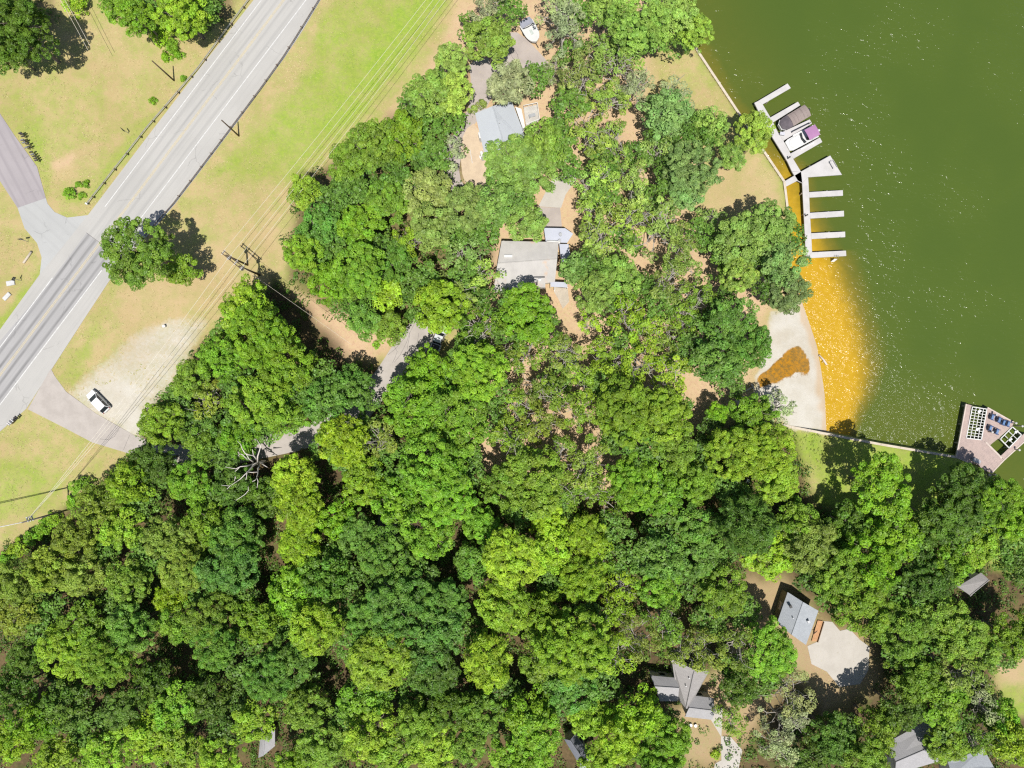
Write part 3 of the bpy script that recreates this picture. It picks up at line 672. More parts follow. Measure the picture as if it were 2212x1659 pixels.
# ------------------------------------------------------------------ wooden deck with lifts (right edge)
d8 = zf(2300, 950, 7.215)
m_deckw = pm('deck_boards', (.43, .335, .305), (.36, .285, .265), 1.2, .85, .2)
m_deckt = pm('deck_edge_boards', (.52, .45, .40), (.45, .38, .34), 1.2, .85, .2)
pc = P(2120, 950)
wd = thing('wooden_deck', 'weathered brown wooden deck over the lake with two boat slips', 'deck', (pc.x, pc.y, 0))
WZ = .10
def clip(poly, n, c, keep):
    out = []
    for i in range(len(poly)):
        a, b = poly[i], poly[(i + 1) % len(poly)]; da = a.dot(n) - c; db = b.dot(n) - c
        if not keep: da, db = -da, -db
        if da >= 0: out.append(a)
        if (da >= 0) != (db >= 0): out.append(a + (b - a) * (da / (da - db)))
    return out
def boards(poly, ang, w=.145, gap=.016, z=WZ, th=.045):
    "clip a convex outline into deck boards"
    n = Vector((-math.sin(ang), math.cos(ang))); pts = [Vector(p) for p in poly]
    lo = min(p.dot(n) for p in pts); hi = max(p.dot(n) for p in pts); mb = MB(); k = 0; c = lo
    while c < hi:
        q = clip(clip(pts, n, c, True), n, c + w - gap, False)
        if len(q) > 2: mb.prism([tuple(x) for x in q], z - th + .004 * ((k * 7) % 3), z + .004 * ((k * 5) % 3))
        c += w; k += 1
    return mb
pieces = [([(425, 262), (512, 282), (425, 862), (305, 862 + 0)], 0), ([(305, 862), (425, 862), (690, 900), (800, 940), (1030, 1190), (1090, 1250), (870, 1480), (720, 1420), (640, 1340), (250, 1200)], 0),
          ([(780, 350), (800, 325), (1270, 590), (1232, 655), (1012, 850), (852, 982), (690, 900)], 0)]
hd = math.radians(-9)
for pts, _ in pieces[:1] + pieces[2:]:
    boards([tuple(P(*d8(*p), WZ)[:2]) for p in pts], hd).build('deck_board', m_deckw, wd, kind='stuff')
boards([tuple(P(*d8(*p), WZ)[:2]) for p in [(305, 862), (425, 862), (690, 900), (770, 935), (720, 1420), (640, 1340), (250, 1200)]], hd).build('deck_board', m_deckw, wd, kind='stuff')
boards([tuple(P(*d8(*p), WZ)[:2]) for p in [(770, 935), (1090, 1250), (870, 1480), (720, 1420)]], math.radians(48)).build('deck_board', m_deckw, wd, kind='stuff')
boards([tuple(P(*d8(*p), WZ)[:2]) for p in [(1035, 1175), (1443, 785), (1560, 815), (1090, 1250)]], math.radians(-45)).build('deck_board', m_deckw, wd, kind='stuff')
def trim(pts, w=.22):
    mb = MB()
    for a, b in zip(pts[:-1], pts[1:]):
        A, B_ = P(*d8(*a), WZ), P(*d8(*b), WZ); d = B_ - A
        mb.box((A + B_) / 2 + Vector((0, 0, -.10)), (d.length, w, .30), math.atan2(d.y, d.x))
    mb.build('fascia_board', m_deckt, wd)
trim([(425, 262), (250, 1200)]); trim([(800, 325), (1270, 590)]); trim([(1443 + 110, 830), (1090, 1250), (870, 1480)]); trim([(770, 935), (1050, 1215)], .3)
for u, v in [d8(*p) for p in [(430, 300), (370, 620), (300, 950), (260, 1180), (870, 1440), (1090, 1240), (1240, 610), (820, 350), (1000, 860), (850, 970), (1400, 950), (520, 300)]]:
    p = P(u, v); mb = MB(); mb.tube([(p.x, p.y, -3), (p.x, p.y, WZ - .1)], .14, 8); mb.build('piling', m_dpile, wd)
def lift(corners, nx, ny, lab):
    A, B_, C_, D_ = [P(*d8(*c), WZ - .02) for c in corners]
    r = thing('boat_lift', lab, 'boat lift', (A.x, A.y, WZ - .25), 0)
    o = Vector((0, 0, -.0))
    def beam(a, b, w, h, nm, mat=m_white):
        d = b - a; mb = MB(); mb.box((a + b) / 2 + o, (d.length, w, h), math.atan2(d.y, d.x)); mb.build(nm, mat, r)
    beam(A, B_, .15, .2, 'frame_beam'); beam(B_, C_, .15, .2, 'frame_beam'); beam(C_, D_, .15, .2, 'frame_beam'); beam(D_, A, .15, .2, 'frame_beam')
    for k in range(1, ny):
        t = k / ny; beam(A.lerp(D_, t), B_.lerp(C_, t), .09, .12, 'crossbar')
    for k in range(1, nx):
        t = k / nx; a, b = A.lerp(B_, t), D_.lerp(C_, t); beam(a + Vector((0, 0, .10)), b + Vector((0, 0, .10)), .11, .1, 'bunk_rail')
    for a in (A, B_, C_, D_):
        mb = MB(); mb.tube([(a.x, a.y, -2.5), (a.x, a.y, WZ + .12)], .09, 6); mb.build('lift_post', m_grey, r)
    for t, s in ((.12, .45), (.68, .55)):
        c = A.lerp(D_, t).lerp(B_.lerp(C_, t), s); mb = MB(); mb.tube([c + Vector((0, 0, .16)), c + Vector((0, 0, .32))], .26, 10); mb.box(c + Vector((.2, .1, .2)), (.5, .3, .18), .5); mb.build('winch', m_white, r)
    return r
lift([(530, 312), (785, 352), (688, 893), (422, 862)], 4, 11, 'white ladder-like boat lift across the left slip of the wooden deck')
lift([(1235, 665), (1395, 805), (1175, 1035), (1022, 878)], 2, 3, 'white boat lift frame in the right slip of the wooden deck')
m_blue = pm('blue_plastic', (.10, .19, .36), (.13, .22, .40), 2, .5)
m_blued = pm('navy_plastic', (.035, .06, .15), (.05, .08, .18), 2, .5)
cl = ['blue deck chair alone at the upper left of the wooden deck, nearest the ladder-like lift', 'blue deck chair, first of the three in a row along the deck edge', 'blue deck chair in the middle of the three along the deck edge',
      'blue deck chair at the outer end of the row of three on the deck', 'pale blue deck chair left of the lower pair, beside the white post', 'blue deck chair right of the lower pair, next to the open slip']
for (x, y), lab in zip([(885, 495), (1005, 545), (1085, 592), (1165, 615), (850, 690), (968, 750)], cl):
    p = P(*d8(x, y), .5); t = thing('deck_chair', lab, 'chair', (p.x, p.y, WZ + .012), math.radians(70), 'blue chairs on the wooden deck')
    for k in range(4): rbox('seat_slat', (-.3 + .2 * k, -.05, .36), (.18, .55, .03), m_blue, t)
    mb = MB()
    M = Matrix.Translation((0, .32, .62)) @ Matrix.Rotation(math.radians(-22), 4, 'X')
    for k in range(4):
        mb2 = MB(); mb2.box((0, 0, 0), (.18, .035, .78)); mb2.v = [tuple(M @ (Vector(q) + Vector((-.3 + .2 * k, 0, 0)))) for q in mb2.v]; mb2.build('back_slat', m_blue, t, origin=(0, 0, 0))
    for s_ in (-1, 1):
        rbox('armrest', (s_ * .46, 0, .58), (.14, .8, .03), m_blued, t); rbox('leg', (s_ * .44, -.3, .28), (.06, .06, .56), m_blued, t); rbox('leg', (s_ * .44, .3, .28), (.06, .06, .56), m_blued, t)
for i, (x, y) in enumerate([(912, 445), (838, 752), (1252, 595), (1362, 648), (1310, 1065), (900, 1505)]):
    p = P(*d8(x, y), .5); lab = ['white capped post on the upper edge of the wooden deck', 'white capped post beside the pale blue chair', 'white capped post at the right corner of the deck edge',
        'white capped post at the head of the right slip', 'white capped post on the narrow arm of the deck', 'white capped post off the lowest corner of the deck'][i]
    t = thing('dock_post', lab, 'post', (p.x, p.y, WZ - .2), 0, 'white capped posts of the wooden deck')
    mb = MB(); mb.tube([(p.x, p.y, -2.5), (p.x, p.y, 1.3)], .11, 8); mb.build('post', m_dpile, t)
    mb = MB(); mb.tube([(p.x, p.y, 1.3), (p.x, p.y, 1.36), (p.x, p.y, 1.5)], .2, 8, .05); mb.build('cap', m_white, t)
p = P(*d8(600, 1262), .5); t = thing('deck_box', 'grey storage box in the tree shade on the wooden deck', 'box', (p.x, p.y, WZ + .012), math.radians(-25))
rbox('box_body', (0, 0, .28), (1.4, .65, .56), m_grey, t, .03); rbox('lid', (0, 0, .6), (1.45, .7, .07), m_grey, t, .02)

# driftwood, culvert
m_drift = pm('bleached_wood', (.60, .52, .45), (.48, .40, .33), 3, .9, .3)
z6 = lambda x, y: (1476 + x / 3 * 1.0009, 553 + y / 3 * 1.0009)
A, B_ = P(*z6(895, 640)), P(*z6(945, 703)); p = A
t = thing('driftwood_log', 'pale driftwood log lying at the waterline of the beach', 'log', (A.x, A.y, -1.1))
mb = MB(); mb.tube([A + Vector((0, 0, -.95)), A.lerp(B_, .5) + Vector((.12, 0, -.93)), B_ + Vector((0, 0, -1.0))], .14, 7, .2); mb.build('stem', m_drift, t, smooth=True)
mb = MB(); mb.tube([A.lerp(B_, .6) + Vector((.0, 0, -.95)), A.lerp(B_, .75) + Vector((-.6, -.1, -.75))], .06, 5, .03); mb.build('branch_stub', m_drift, t)
q = zf(1800, 850, 6.38)
A, B_ = P(*q(30, 720)), P(*q(235, 600)); d = B_ - A
t = thing('culvert_pipe', 'pale pipe running down to the stained sand of the beach', 'pipe', (A.x, A.y, 0))
mb = MB(); mb.tube([A + Vector((0, 0, .22)), B_ + Vector((0, 0, .10))], .16, 8); mb.build('pipe', m_cap, t, smooth=True)
mb = MB(); mb.box(B_ + Vector((0, 0, .12)), (.3, 1.2, .5), math.atan2(d.y, d.x)); mb.build('headwall', m_cap, t, bevel=.03)
p = P(*q(50, 830)); t = thing('concrete_slab', 'grey concrete slab in the shade above the stained sand', 'slab', (p.x, p.y, 0))
mb = MB(); mb.box((p.x, p.y, .15), (1.9, 1.5, .34), .5); mb.build('slab', m_cap, t, bevel=.04)

# ------------------------------------------------------------------ guardrails
m_rail = pm('galvanised_rail', (.50, .49, .43), (.40, .38, .32), 1.5, .5, metal=.25)
m_railr = pm('weathered_rail', (.23, .21, .20), (.15, .12, .11), 1.5, .6, metal=.2)
m_rpost = pm('guardrail_post_wood', (.14, .10, .075), (.09, .07, .05), 3, .9)
def guardrail(pts_u, label, mat, side, ext=False):
    pts = [P(u, v) for u, v in pts_u]; r = thing('guardrail', label, 'guardrail', (pts[0].x, pts[0].y, 0))
    prof = [(0, .48), (.05, .52), (.05, .57), (.0, .62), (.05, .67), (.05, .73), (.0, .78), (-.03, .78), (.015, .73), (.015, .68), (-.03, .62), (.015, .57), (.015, .52), (-.03, .48)]
    for a, b in zip(pts[:-1], pts[1:]):
        d = (b - a).normalized(); n = Vector((d.y, -d.x, 0)) * side
        mb = MB(); mb.loft([[tuple(q + n * x + Vector((0, 0, z))) for x, z in prof] for q in (a, b)]); mb.build('rail_beam', mat, r)
        L = (b - a).length; k = max(1, round(L / 3.8))
        for i in range(k):
            c = a + d * (L * (i + .5) / k) - n * .14
            mb = MB(); mb.box(c + Vector((0, 0, .36)), (.17, .2, .78), math.atan2(d.y, d.x)); mb.build('post', m_rpost, r)
    q = pts[-1]; d = (pts[-1] - pts[-2]).normalized()
    mb = MB(); mb.box(q + d * .1 + Vector((0, 0, .62)), (.25, .45, .36), math.atan2(d.y, d.x)); mb.build('end_terminal', m_white, r, bevel=.03)
guardrail([(590, -68), (541, 0), (488, 71), (430, 150), (372, 218), (320, 278), (262, 352), (192, 441)], 'pale galvanised guardrail on the left side of the highway', m_rail, 1)
guardrail([(735, -80), (690, 4), (668, 40), (640, 85), (613, 127), (565, 194), (513, 263), (470, 320), (427, 377), (377, 442), (345, 478), (316, 512)], 'dark weathered guardrail on the right side of the highway', m_railr, -1)

# ------------------------------------------------------------------ utility poles and wires
m_pole = pm('pole_wood', (.105, .075, .05), (.07, .05, .035), 2, .9, .2)
m_poleg = pm('pole_wood_grey', (.20, .185, .165), (.13, .12, .105), 2, .9, .2)
m_wire = pm('aluminium_wire', (.62, .58, .48), (.55, .50, .42), 2, .5)
m_ins = pm('grey_porcelain', (.55, .55, .55), None, 3, .3)
def pole(u, v, h, r, label, arms=(), mat=m_pole, group='utility poles', extra=None):
    b = P(u, v); t = thing('utility_pole', label, 'utility pole', (b.x, b.y, 0), 0, group)
    mb = MB(); mb.tube([(b.x, b.y, -.5), (b.x, b.y, h * .5), (b.x, b.y, h)], r, 10, r * .68); mb.build('shaft', mat, t, smooth=True)
    for z, L, ang in arms:
        mb = MB(); mb.box((b.x, b.y - .0, z), (L, .14, .16), ang); mb.build('crossarm', mat, t)
        for s_ in (-.47, -.2, .2, .47):
            x = b.x + math.cos(ang) * L * s_; y = b.y + math.sin(ang) * L * s_
            mb = MB(); mb.tube([(x, y, z + .05), (x, y, z + .2), (x, y, z + .34)], .06, 6, .03); mb.build('insulator', m_ins, t)
    return t
pole(376, 174, 7.6, .15, 'bare wooden utility pole in the grass left of the highway')
pole(516, 293.5, 7.4, .15, 'bare wooden utility pole just outside the right guardrail')
LA = math.atan2(.757, .6)          # line runs roughly parallel to the highway
perp = LA + math.pi / 2 - math.radians(4)
PH = 9.0
hA = zf(500, 560, 11.06)
b1_, b2_ = P(*hA(1480, 1230)), P(*hA(1155, 960))
t = thing('h_frame_pole', 'dark two-legged power pole with double crossarms in the dry field', 'utility pole', ((b1_.x + b2_.x) / 2, (b1_.y + b2_.y) / 2, 0), 0)
for b in (b1_, b2_):
    mb = MB(); mb.tube([(b.x, b.y, -.5), (b.x, b.y, PH / 2), (b.x, b.y, PH + .4)], .19, 10, .13); mb.build('pole_shaft', m_pole, t, smooth=True)
dd = (b2_ - b1_); au = dd.normalized(); an = Vector((-au.y, au.x, 0)); ang = math.atan2(dd.y, dd.x)
ca = b1_ - au * .6; cb = b2_ + au * 1.2
for s_ in (-.26, .26):
    c = (ca + cb) / 2 + an * s_ + Vector((0, 0, PH - .3)); mb = MB(); mb.box(c, ((cb - ca).length, .12, .22), ang); mb.build('crossarm', m_pole, t)
attach = []
for k in range(4):
    c = ca.lerp(cb, .06 + .295 * k); attach.append(c + Vector((0, 0, PH + .1)))
    mb = MB(); mb.tube([c + Vector((0, 0, PH - .25)), c + Vector((0, 0, PH)), c + Vector((0, 0, PH + .12))], .11, 8, .05); mb.box(c + Vector((0, 0, PH - .3)), (.1, 1.0, .1), ang); mb.build('insulator', m_ins, t)
for b in (b1_, b2_):
    c = b + an * .32 + Vector((0, 0, PH - 1.2)); mb = MB(); mb.tube([c - Vector((0, 0, .4)), c + Vector((0, 0, .35))], .23, 8); mb.build('transformer', m_grey, t)
mb = MB(); mb.tube([b1_ + Vector((0, 0, PH - 2.6)), b2_ + Vector((0, 0, PH - 1.0))], .05, 5); mb.build('cross_brace', m_pole, t)
tall = pole(149.5, 1100, 12.0, .17, 'tall grey wooden utility pole at the left edge of the field', mat=m_poleg)
tb = P(149.5, 1100)
for k, z in enumerate((9.6, 10.2, 10.8)):
    mb = MB(); mb.box((tb.x, tb.y + .25, z), (.16, .9, .14), .4); mb.tube([(tb.x + .1, tb.y + .65, z), (tb.x + .1, tb.y + .65, z + .25)], .07, 6, .04); mb.build('insulator_bracket', m_ins, tall)
def wire(a, b, sag, r, label, mat=m_wire, group='power lines along the field'):
    a, b = Vector(a), Vector(b); n = 14
    mb = MB(); mb.tube([a.lerp(b, i / n) - Vector((0, 0, sag * 4 * (i / n) * (1 - i / n))) for i in range(n + 1)], r, 5)
    return setp(mb.build('power_line', mat, origin=tuple(a)), label, 'power line', group)
top = [P(u, -120, 10) for u in (1012, 1027, 1040, 1050)]
nm = ['outermost', 'second', 'third', 'innermost']
for k in range(4):
    wire(attach[3 - k], top[k], .8, .024, f'{nm[k]} pale power line from the two-legged pole up past the meadow, counted from the highway')
low = [Vector((tb.x + .1, tb.y + .25 + .22 * k, z)) for k, z in enumerate((10.85, 10.3, 9.9))]
for k in range(3):
    wire(attach[2 - k], low[k], 1.0, .026, f'{("highway side", "middle", "wood side")[k]} pale power line between the two-legged pole and the tall grey pole')
for k, z in enumerate((11.7, 11.4)):
    wire((tb.x, tb.y, z), (tb.x - 32, tb.y - 6.5 - k * .3, z), .6, .06, ('upper' if k == 0 else 'lower') + ' thick pale cable leaving the tall grey pole at the left edge', m_ins)
wire(P(90, -70, 9), P(190, 108, 7.5), .3, .03, 'left of two thin wires over the tree shadow at the top left', m_wire, 'wires over the upper left tree')
wire(P(100, -70, 9), P(195, 100, 7.5), .3, .03, 'right of two thin wires over the tree shadow at the top left', m_wire, 'wires over the upper left tree')
wire(b1_ + Vector((0, 0, 8)), P(760, 745, 6.5), .5, .018, 'single service wire from the two-legged pole across the tree gap')

# ------------------------------------------------------------------ mailboxes, signs, slabs
m_mb = [pm('black_mailbox', (.03, .032, .035), (.05, .05, .05), 3, .4), pm('grey_mailbox', (.20, .21, .23), None, 3, .4), pm('white_mailbox', (.62, .62, .62), None, 3, .4)]
z8 = zf(0, 240, 6.9125)
ordn = ['first', 'second', 'third', 'fourth', 'fifth', 'sixth', 'seventh', 'eighth', 'ninth', 'tenth', 'eleventh', 'twelfth', 'thirteenth', 'fourteenth']
def mailbox(p, ang, m, label, group):
    t = thing('mailbox', label, 'mailbox', (p.x, p.y, 0), ang, group)
    rbox('post', (0, 0, .5), (.1, .1, 1.0), m_rpost, t)
    prof = [(-.11, 1.0), (.11, 1.0), (.11, 1.13), (.078, 1.21), (0, 1.24), (-.078, 1.21), (-.11, 1.13)]
    mb = MB(); mb.loft([[(x, y, z) for y, z in prof] for x in (-.30, .30)]); mb.build('box', m, t, origin=(0, 0, 0))
    rbox('flag', (.1, .13, 1.2), (.04, .02, .2), pm('red_flag', (.4, .05, .04), None, 3, .5), t)
mbx = [(345, 588, 0), (375, 605, 0), (392, 640, 0), (378, 703, 1), (418, 712, 0), (408, 748, 1), (466, 765, 0), (492, 815, 0), (446, 832, 1), (528, 908, 0), (552, 945, 1), (580, 978, 0), (602, 1012, 0), (618, 1045, 0)]
for i, (x, y, k) in enumerate(mbx):
    mailbox(P(*z8(x, y), 1), math.radians(200), m_mb[k], f'{("black", "grey", "white")[k]} mailbox, {ordn[i]} from the top in the row beside the side road', 'mailboxes beside the side road')
zm = zf(0, 1000, 18.433)
for i, (x, y, k) in enumerate([(745, 340, 0), (690, 405, 0), (560, 490, 2), (500, 540, 1), (465, 590, 2), (400, 650, 2)]):
    mailbox(P(*zm(x, y), 1), math.radians(140), m_mb[k], f'{("black", "grey", "white")[k]} mailbox, {ordn[i]} from the right in the small row by the driveway mouth', 'mailboxes by the driveway mouth')
m_sign = pm('sign_back', (.05, .055, .05), (.08, .08, .08), 3, .5)
zs = zf(0, 560, 9.214)
for (u, v), lab, a in ((zs(632, 275), 'small dark road sign seen edge-on at the side road junction', 10), (zs(482, 1150), 'small dark road sign in the green verge left of the highway', 60), ((278, 288), 'dark roadside sign in the grass beside the left guardrail', 130)):
    p = P(u, v); t = thing('road_sign', lab, 'sign', (p.x, p.y, 0), math.radians(a))
    rbox('post', (0, 0, 1.0), (.07, .07, 2.0), m_grey, t); rbox('panel', (0, .05, 1.9), (.75, .05, .75), m_sign, t, .01)
m_slab = pm('bleached_concrete', (.52, .52, .51), (.42, .42, .41), 2, .9, .2)
for (x, y), (sx, sy), a, lab in (((250, 1210), (1.5, .9), .2, 'white concrete slab in the ditch, upper one of two'), ((165, 1510), (1.6, .75), .8, 'white concrete slab in the ditch, lower one of two')):
    p = P(*zs(x, y)); t = thing('concrete_slab', lab, 'slab', (p.x, p.y, 0), a); rbox('slab', (0, 0, .12), (sx, sy, .3), m_slab, t, .05); rbox('broken_edge', (sx * .42, sy * .2, .1), (.3, sy * .5, .22), m_slab, t, .04)
A, B_ = P(*zs(540, 760)), P(*zs(715, 510)); d = B_ - A
t = thing('drain_pipe', 'weathered pipe end lying in the ditch by the side road', 'pipe', (A.x, A.y, 0))
mb = MB(); mb.tube([A + Vector((0, 0, .15)), B_ + Vector((0, 0, .12))], .2, 8); mb.build('pipe', m_cap, t, smooth=True)
mb = MB(); mb.tube([B_ + Vector((0, 0, .12)), B_ + d.normalized() * .12 + Vector((0, 0, .12))], .24, 8); mb.build('collar', m_dark, t)
p = P(357, 705); t = thing('utility_marker', 'small white utility box in the dry field below the lone tree', 'box', (p.x, p.y, 0), .3)
rbox('box', (0, 0, .3), (.45, .4, .6), m_white, t, .03); rbox('lid', (0, 0, .63), (.5, .45, .06), m_white, t, .02)
# ------------------------------------------------------------------ vehicles
m_car = pm('white_car_paint', (.70, .71, .72), (.68, .69, .70), .6, .25, coat=.6)
m_tyre = m_rub
def car(name, label, cat, p, ang, L=4.7, Wd=1.88, kind='suv', paint=None, group=None):
    paint = paint or m_car
    t = thing(name, label, cat, (p.x, p.y, .03), ang, group)
    w = Wd / 2
    def ring(x, hw, zb, zt): return [(x, -hw * .96, zb), (x, -hw, zb + (zt - zb) * .5), (x, -hw * .93, zt), (x, hw * .93, zt), (x, hw, zb + (zt - zb) * .5), (x, hw * .96, zb)]
    a, b = -L / 2, L / 2
    mb = MB(); mb.loft([ring(a, w * .86, .42, .80), ring(a + .14, w * .95, .30, .95), ring(a + .8, w, .26, 1.0), ring(0, w, .25, 1.0), ring(b - 1.3, w, .26, 1.0), ring(b - .5, w * .96, .28, .93), ring(b - .1, w * .86, .34, .80), ring(b, w * .74, .42, .68)])
    mb.build('body', paint, bevel=.03, **bmb(t))
    r0, r1 = (a + .6, b - 2.0) if kind == 'suv' else (-.5, b - 1.9)
    f0, f1 = (a + .10, b - 1.0) if kind == 'suv' else (-.85, b - 1.3)
    def gh(x0, x1, hw, z): return [(x0, -hw, z), (x1, -hw, z), (x1, hw, z), (x0, hw, z)]
    R0 = gh(f0, f1, w * .92, .99); R1 = gh(r0, r1, w * .76, 1.62)
    mb = MB(); mb.prism([(x, y) for x, y, z in gh(r0 - .03, r1 + .05, w * .78, 0)], 1.60, 1.67); mb.build('roof', paint, bevel=.03, **bmb(t))
    mb = MB(); mb.loft([R0, [tuple(Vector(q) * 1.0) for q in R1]]); mb.build('cabin_pillars', paint, **bmb(t))
    def pane(nm, q, off):
        n = (q[1] - q[0]).cross(q[3] - q[0]).normalized(); c = sum(q, Vector()) / 4
        q = [c + (x - c) * .9 for x in q]; mb = MB(); mb.loft([[tuple(x + n * off) for x in q], [tuple(x - n * .02) for x in q]]); mb.build(nm, glass(), **bmb(t))
    V = lambda x: Vector(x)
    pane('windscreen', [V(R0[2]), V(R0[1]), V(R1[1]), V(R1[2])], .012); pane('rear_window', [V(R0[0]), V(R0[3]), V(R1[3]), V(R1[0])], .012)
    for s_, q in ((-1, [V(R0[1]), V(R0[0]), V(R1[0]), V(R1[1])]), (1, [V(R0[3]), V(R0[2]), V(R1[2]), V(R1[3])])):
        n = (q[1] - q[0]).cross(q[3] - q[0]).normalized(); o = .012 if n.y * s_ > 0 else -.012
        m1, m2 = (q[0] + q[1]) / 2, (q[2] + q[3]) / 2
        pane('side_window', [q[0], m1, m2, q[3]], o); pane('side_window', [m1, q[1], q[2], m2], o)
        mb = MB(); mb.box((f1 - .1, s_ * (w + .1), 1.02), (.12, .2, .14)); mb.build('wing_mirror', paint, bevel=.02, **bmb(t))
        mb = MB(); mb.box((b - .14, s_ * w * .62, .72), (.2, .36, .13)); mb.build('headlight', m_white, bevel=.02, **bmb(t))
        mb = MB(); mb.box((a + .06, s_ * w * .74, .82), (.12, .2, .22)); mb.build('tail_light', pm('red_lens', (.25, .01, .01), None, 3, .3), **bmb(t))
        for x in (a + .85, b - .9):
            wl = link('wheel', None, t, (x, s_ * (w - .1), .33)); 
            mb = MB(); mb.tube([(0, -.11, 0), (0, .11, 0)], .34, 14); me = bpy.data.meshes.new('wheel'); me.from_pydata(mb.v, [], mb.f); me.materials.append(m_tyre)
            bpy.data.objects.remove(wl); wl = link('wheel', me, t, (x, s_ * (w - .1), .33))
            mb = MB(); mb.tube([(0, -.125, 0), (0, .125, 0)], .2, 10); me = bpy.data.meshes.new('rim'); me.from_pydata(mb.v, [], mb.f); me.materials.append(m_grey); link('rim', me, wl)
    if kind == 'pickup':
        mb = MB(); mb.box((a + .95, 0, 1.005), (1.5, Wd * .74, .03)); mb.build('load_bed', m_dark, **bmb(t))
        for s_ in (-1, 1): mb = MB(); mb.box((a + .95, s_ * w * .84, 1.06), (1.7, .14, .14)); mb.build('bed_side', paint, **bmb(t))
        mb = MB(); mb.box((a + .1, 0, 1.05), (.1, Wd * .8, .16)); mb.build('tailgate', paint, **bmb(t))
    return t
zc = zf(200, 930, 18.43)
p = P(*zc(840, 918)); car('parked_suv', 'white SUV parked on the pale gravel patch beside the driveway mouth', 'car', p, math.radians(134.5))
zv = zf(1000, 780, 13.83)
p = P(*zv(985, 690)); car('parked_pickup', 'silver white pickup half hidden under trees beside the inner driveway', 'pickup truck', p, math.radians(70), 5.3, 1.95, 'pickup', pm('silver_car_paint', (.56, .58, .60), None, .6, .25, coat=.6))
# boat trailer at the top
zt = zf(1220, 20, 11.06)
bowp = P(*zt(985, 1000)); stp = P(*zt(705, 500)); d = bowp - stp
t = thing('trailered_boat', 'white boat on a trailer with a grey cover over its stern at the top driveway', 'boat', (stp.x, stp.y, .1), math.atan2(d.y, d.x))
mb = MB(); mb.loft(hull_rings(d.length, 2.7, .8, .55, 12, .55, blunt=.12)); mb.build('hull', m_gel, bevel=.02, **bmb(t))
mb = MB(); mb.box((d.length * .52, 0, 1.42), (.95, .45, .1)); mb.build('deck_hatch', pm('pale_green_hatch', (.45, .5, .47), None, 2, .4), bevel=.02, **bmb(t))
canopy([(-.55, .85), (.1, 1), (.75, .96)], 1.2, 1.5, .22).build('stern_cover', pm('blue_grey_canvas', (.27, .28, .34), (.22, .23, .28), 1.2, .8, .2), **bmb(t))
mb = MB(); mb.tube([(.8, -1.1, 1.48), (.95, -.5, 1.62), (1.0, 0, 1.66), (.95, .5, 1.62), (.8, 1.1, 1.48)], .07, 6); mb.build('cover_edge', m_dark, **bmb(t))
mb = MB(); mb.box((d.length * .4, .6, .4), (d.length * .9, .1, .12)); mb.box((d.length * .4, -.6, .4), (d.length * .9, .1, .12)); mb.box((d.length * 1.0, 0, .4), (1.6, .1, .12)); mb.build('trailer_frame', m_dark, **bmb(t))
for s_ in (-1, 1):
    mb = MB(); mb.tube([(d.length * .3, s_ * 1.05, .28), (d.length * .3, s_ * 1.25, .28)], .3, 12); mb.build('wheel', m_tyre, **bmb(t))

# ------------------------------------------------------------------ buildings
m_wallw = pm('cream_siding', (.55, .52, .46), (.50, .47, .41), .7, .8)
m_wallb = pm('brown_siding', (.22, .16, .11), (.18, .13, .09), .9, .8)
m_metal = pm('pale_metal_roofing', (.395, .42, .455), (.37, .395, .43), .25, .5, metal=.1)
m_seam = pm('metal_seam', (.36, .385, .42), None, 1, .5)
def shingles(name, c1, c2, ang=0.0):
    if name in MATS: return MATS[name]
    m = bpy.data.materials.new(name); nt, bs, _ = nodes(m)
    co = coords(nt); mp = N(nt, 'Mapping'); mp.inputs['Rotation'].default_value = (0, 0, ang); nt.links.new(co, mp.inputs[0])
    br = N(nt, 'TexBrick'); br.inputs['Scale'].default_value = 1.0; br.inputs['Brick Width'].default_value = .45; br.inputs['Row Height'].default_value = .17
    br.inputs['Mortar Size'].default_value = .012; br.inputs['Color1'].default_value = c1 + (1,); br.inputs['Color2'].default_value = c2 + (1,); br.inputs['Mortar'].default_value = tuple(x * .55 for x in c1) + (1,)
    nt.links.new(mp.outputs[0], br.inputs['Vector'])
    c = mixc(nt, mth(nt, 'MULTIPLY', ramp(nt, noise(nt, co, .5, 5, .65), .4, .7), .45), br.outputs['Color'], tuple(x * .72 for x in c1))
    c = mixc(nt, mth(nt, 'MULTIPLY', noise(nt, co, 5, 3), .3), c, tuple(x * .7 for x in c2))
    nt.links.new(c, bs.inputs['Base Color']); bs.inputs['Roughness'].default_value = .9
    bump(nt, bs, br.outputs['Fac'], -.4, .02); MATS[name] = m; return m
m_sh_blue = shingles('blue_grey_shingles', (.36, .385, .42), (.31, .335, .37), .45)
m_sh_grey = shingles('grey_shingles', (.34, .325, .32), (.29, .275, .27), .4)
m_sh_pale = shingles('pale_shingles', (.36, .355, .365), (.32, .315, .325), .6)
m_sh_tan = shingles('tan_grey_shingles', (.42, .395, .36), (.37, .345, .315), 0)
m_sh_shade = shingles('shade_toned_shingles', (.12, .115, .12), (.09, .09, .095), .2)  # grey shingles with the wood's shade put into their colour
m_fasc = pm('white_fascia', (.66, .66, .65), None, 1, .6)

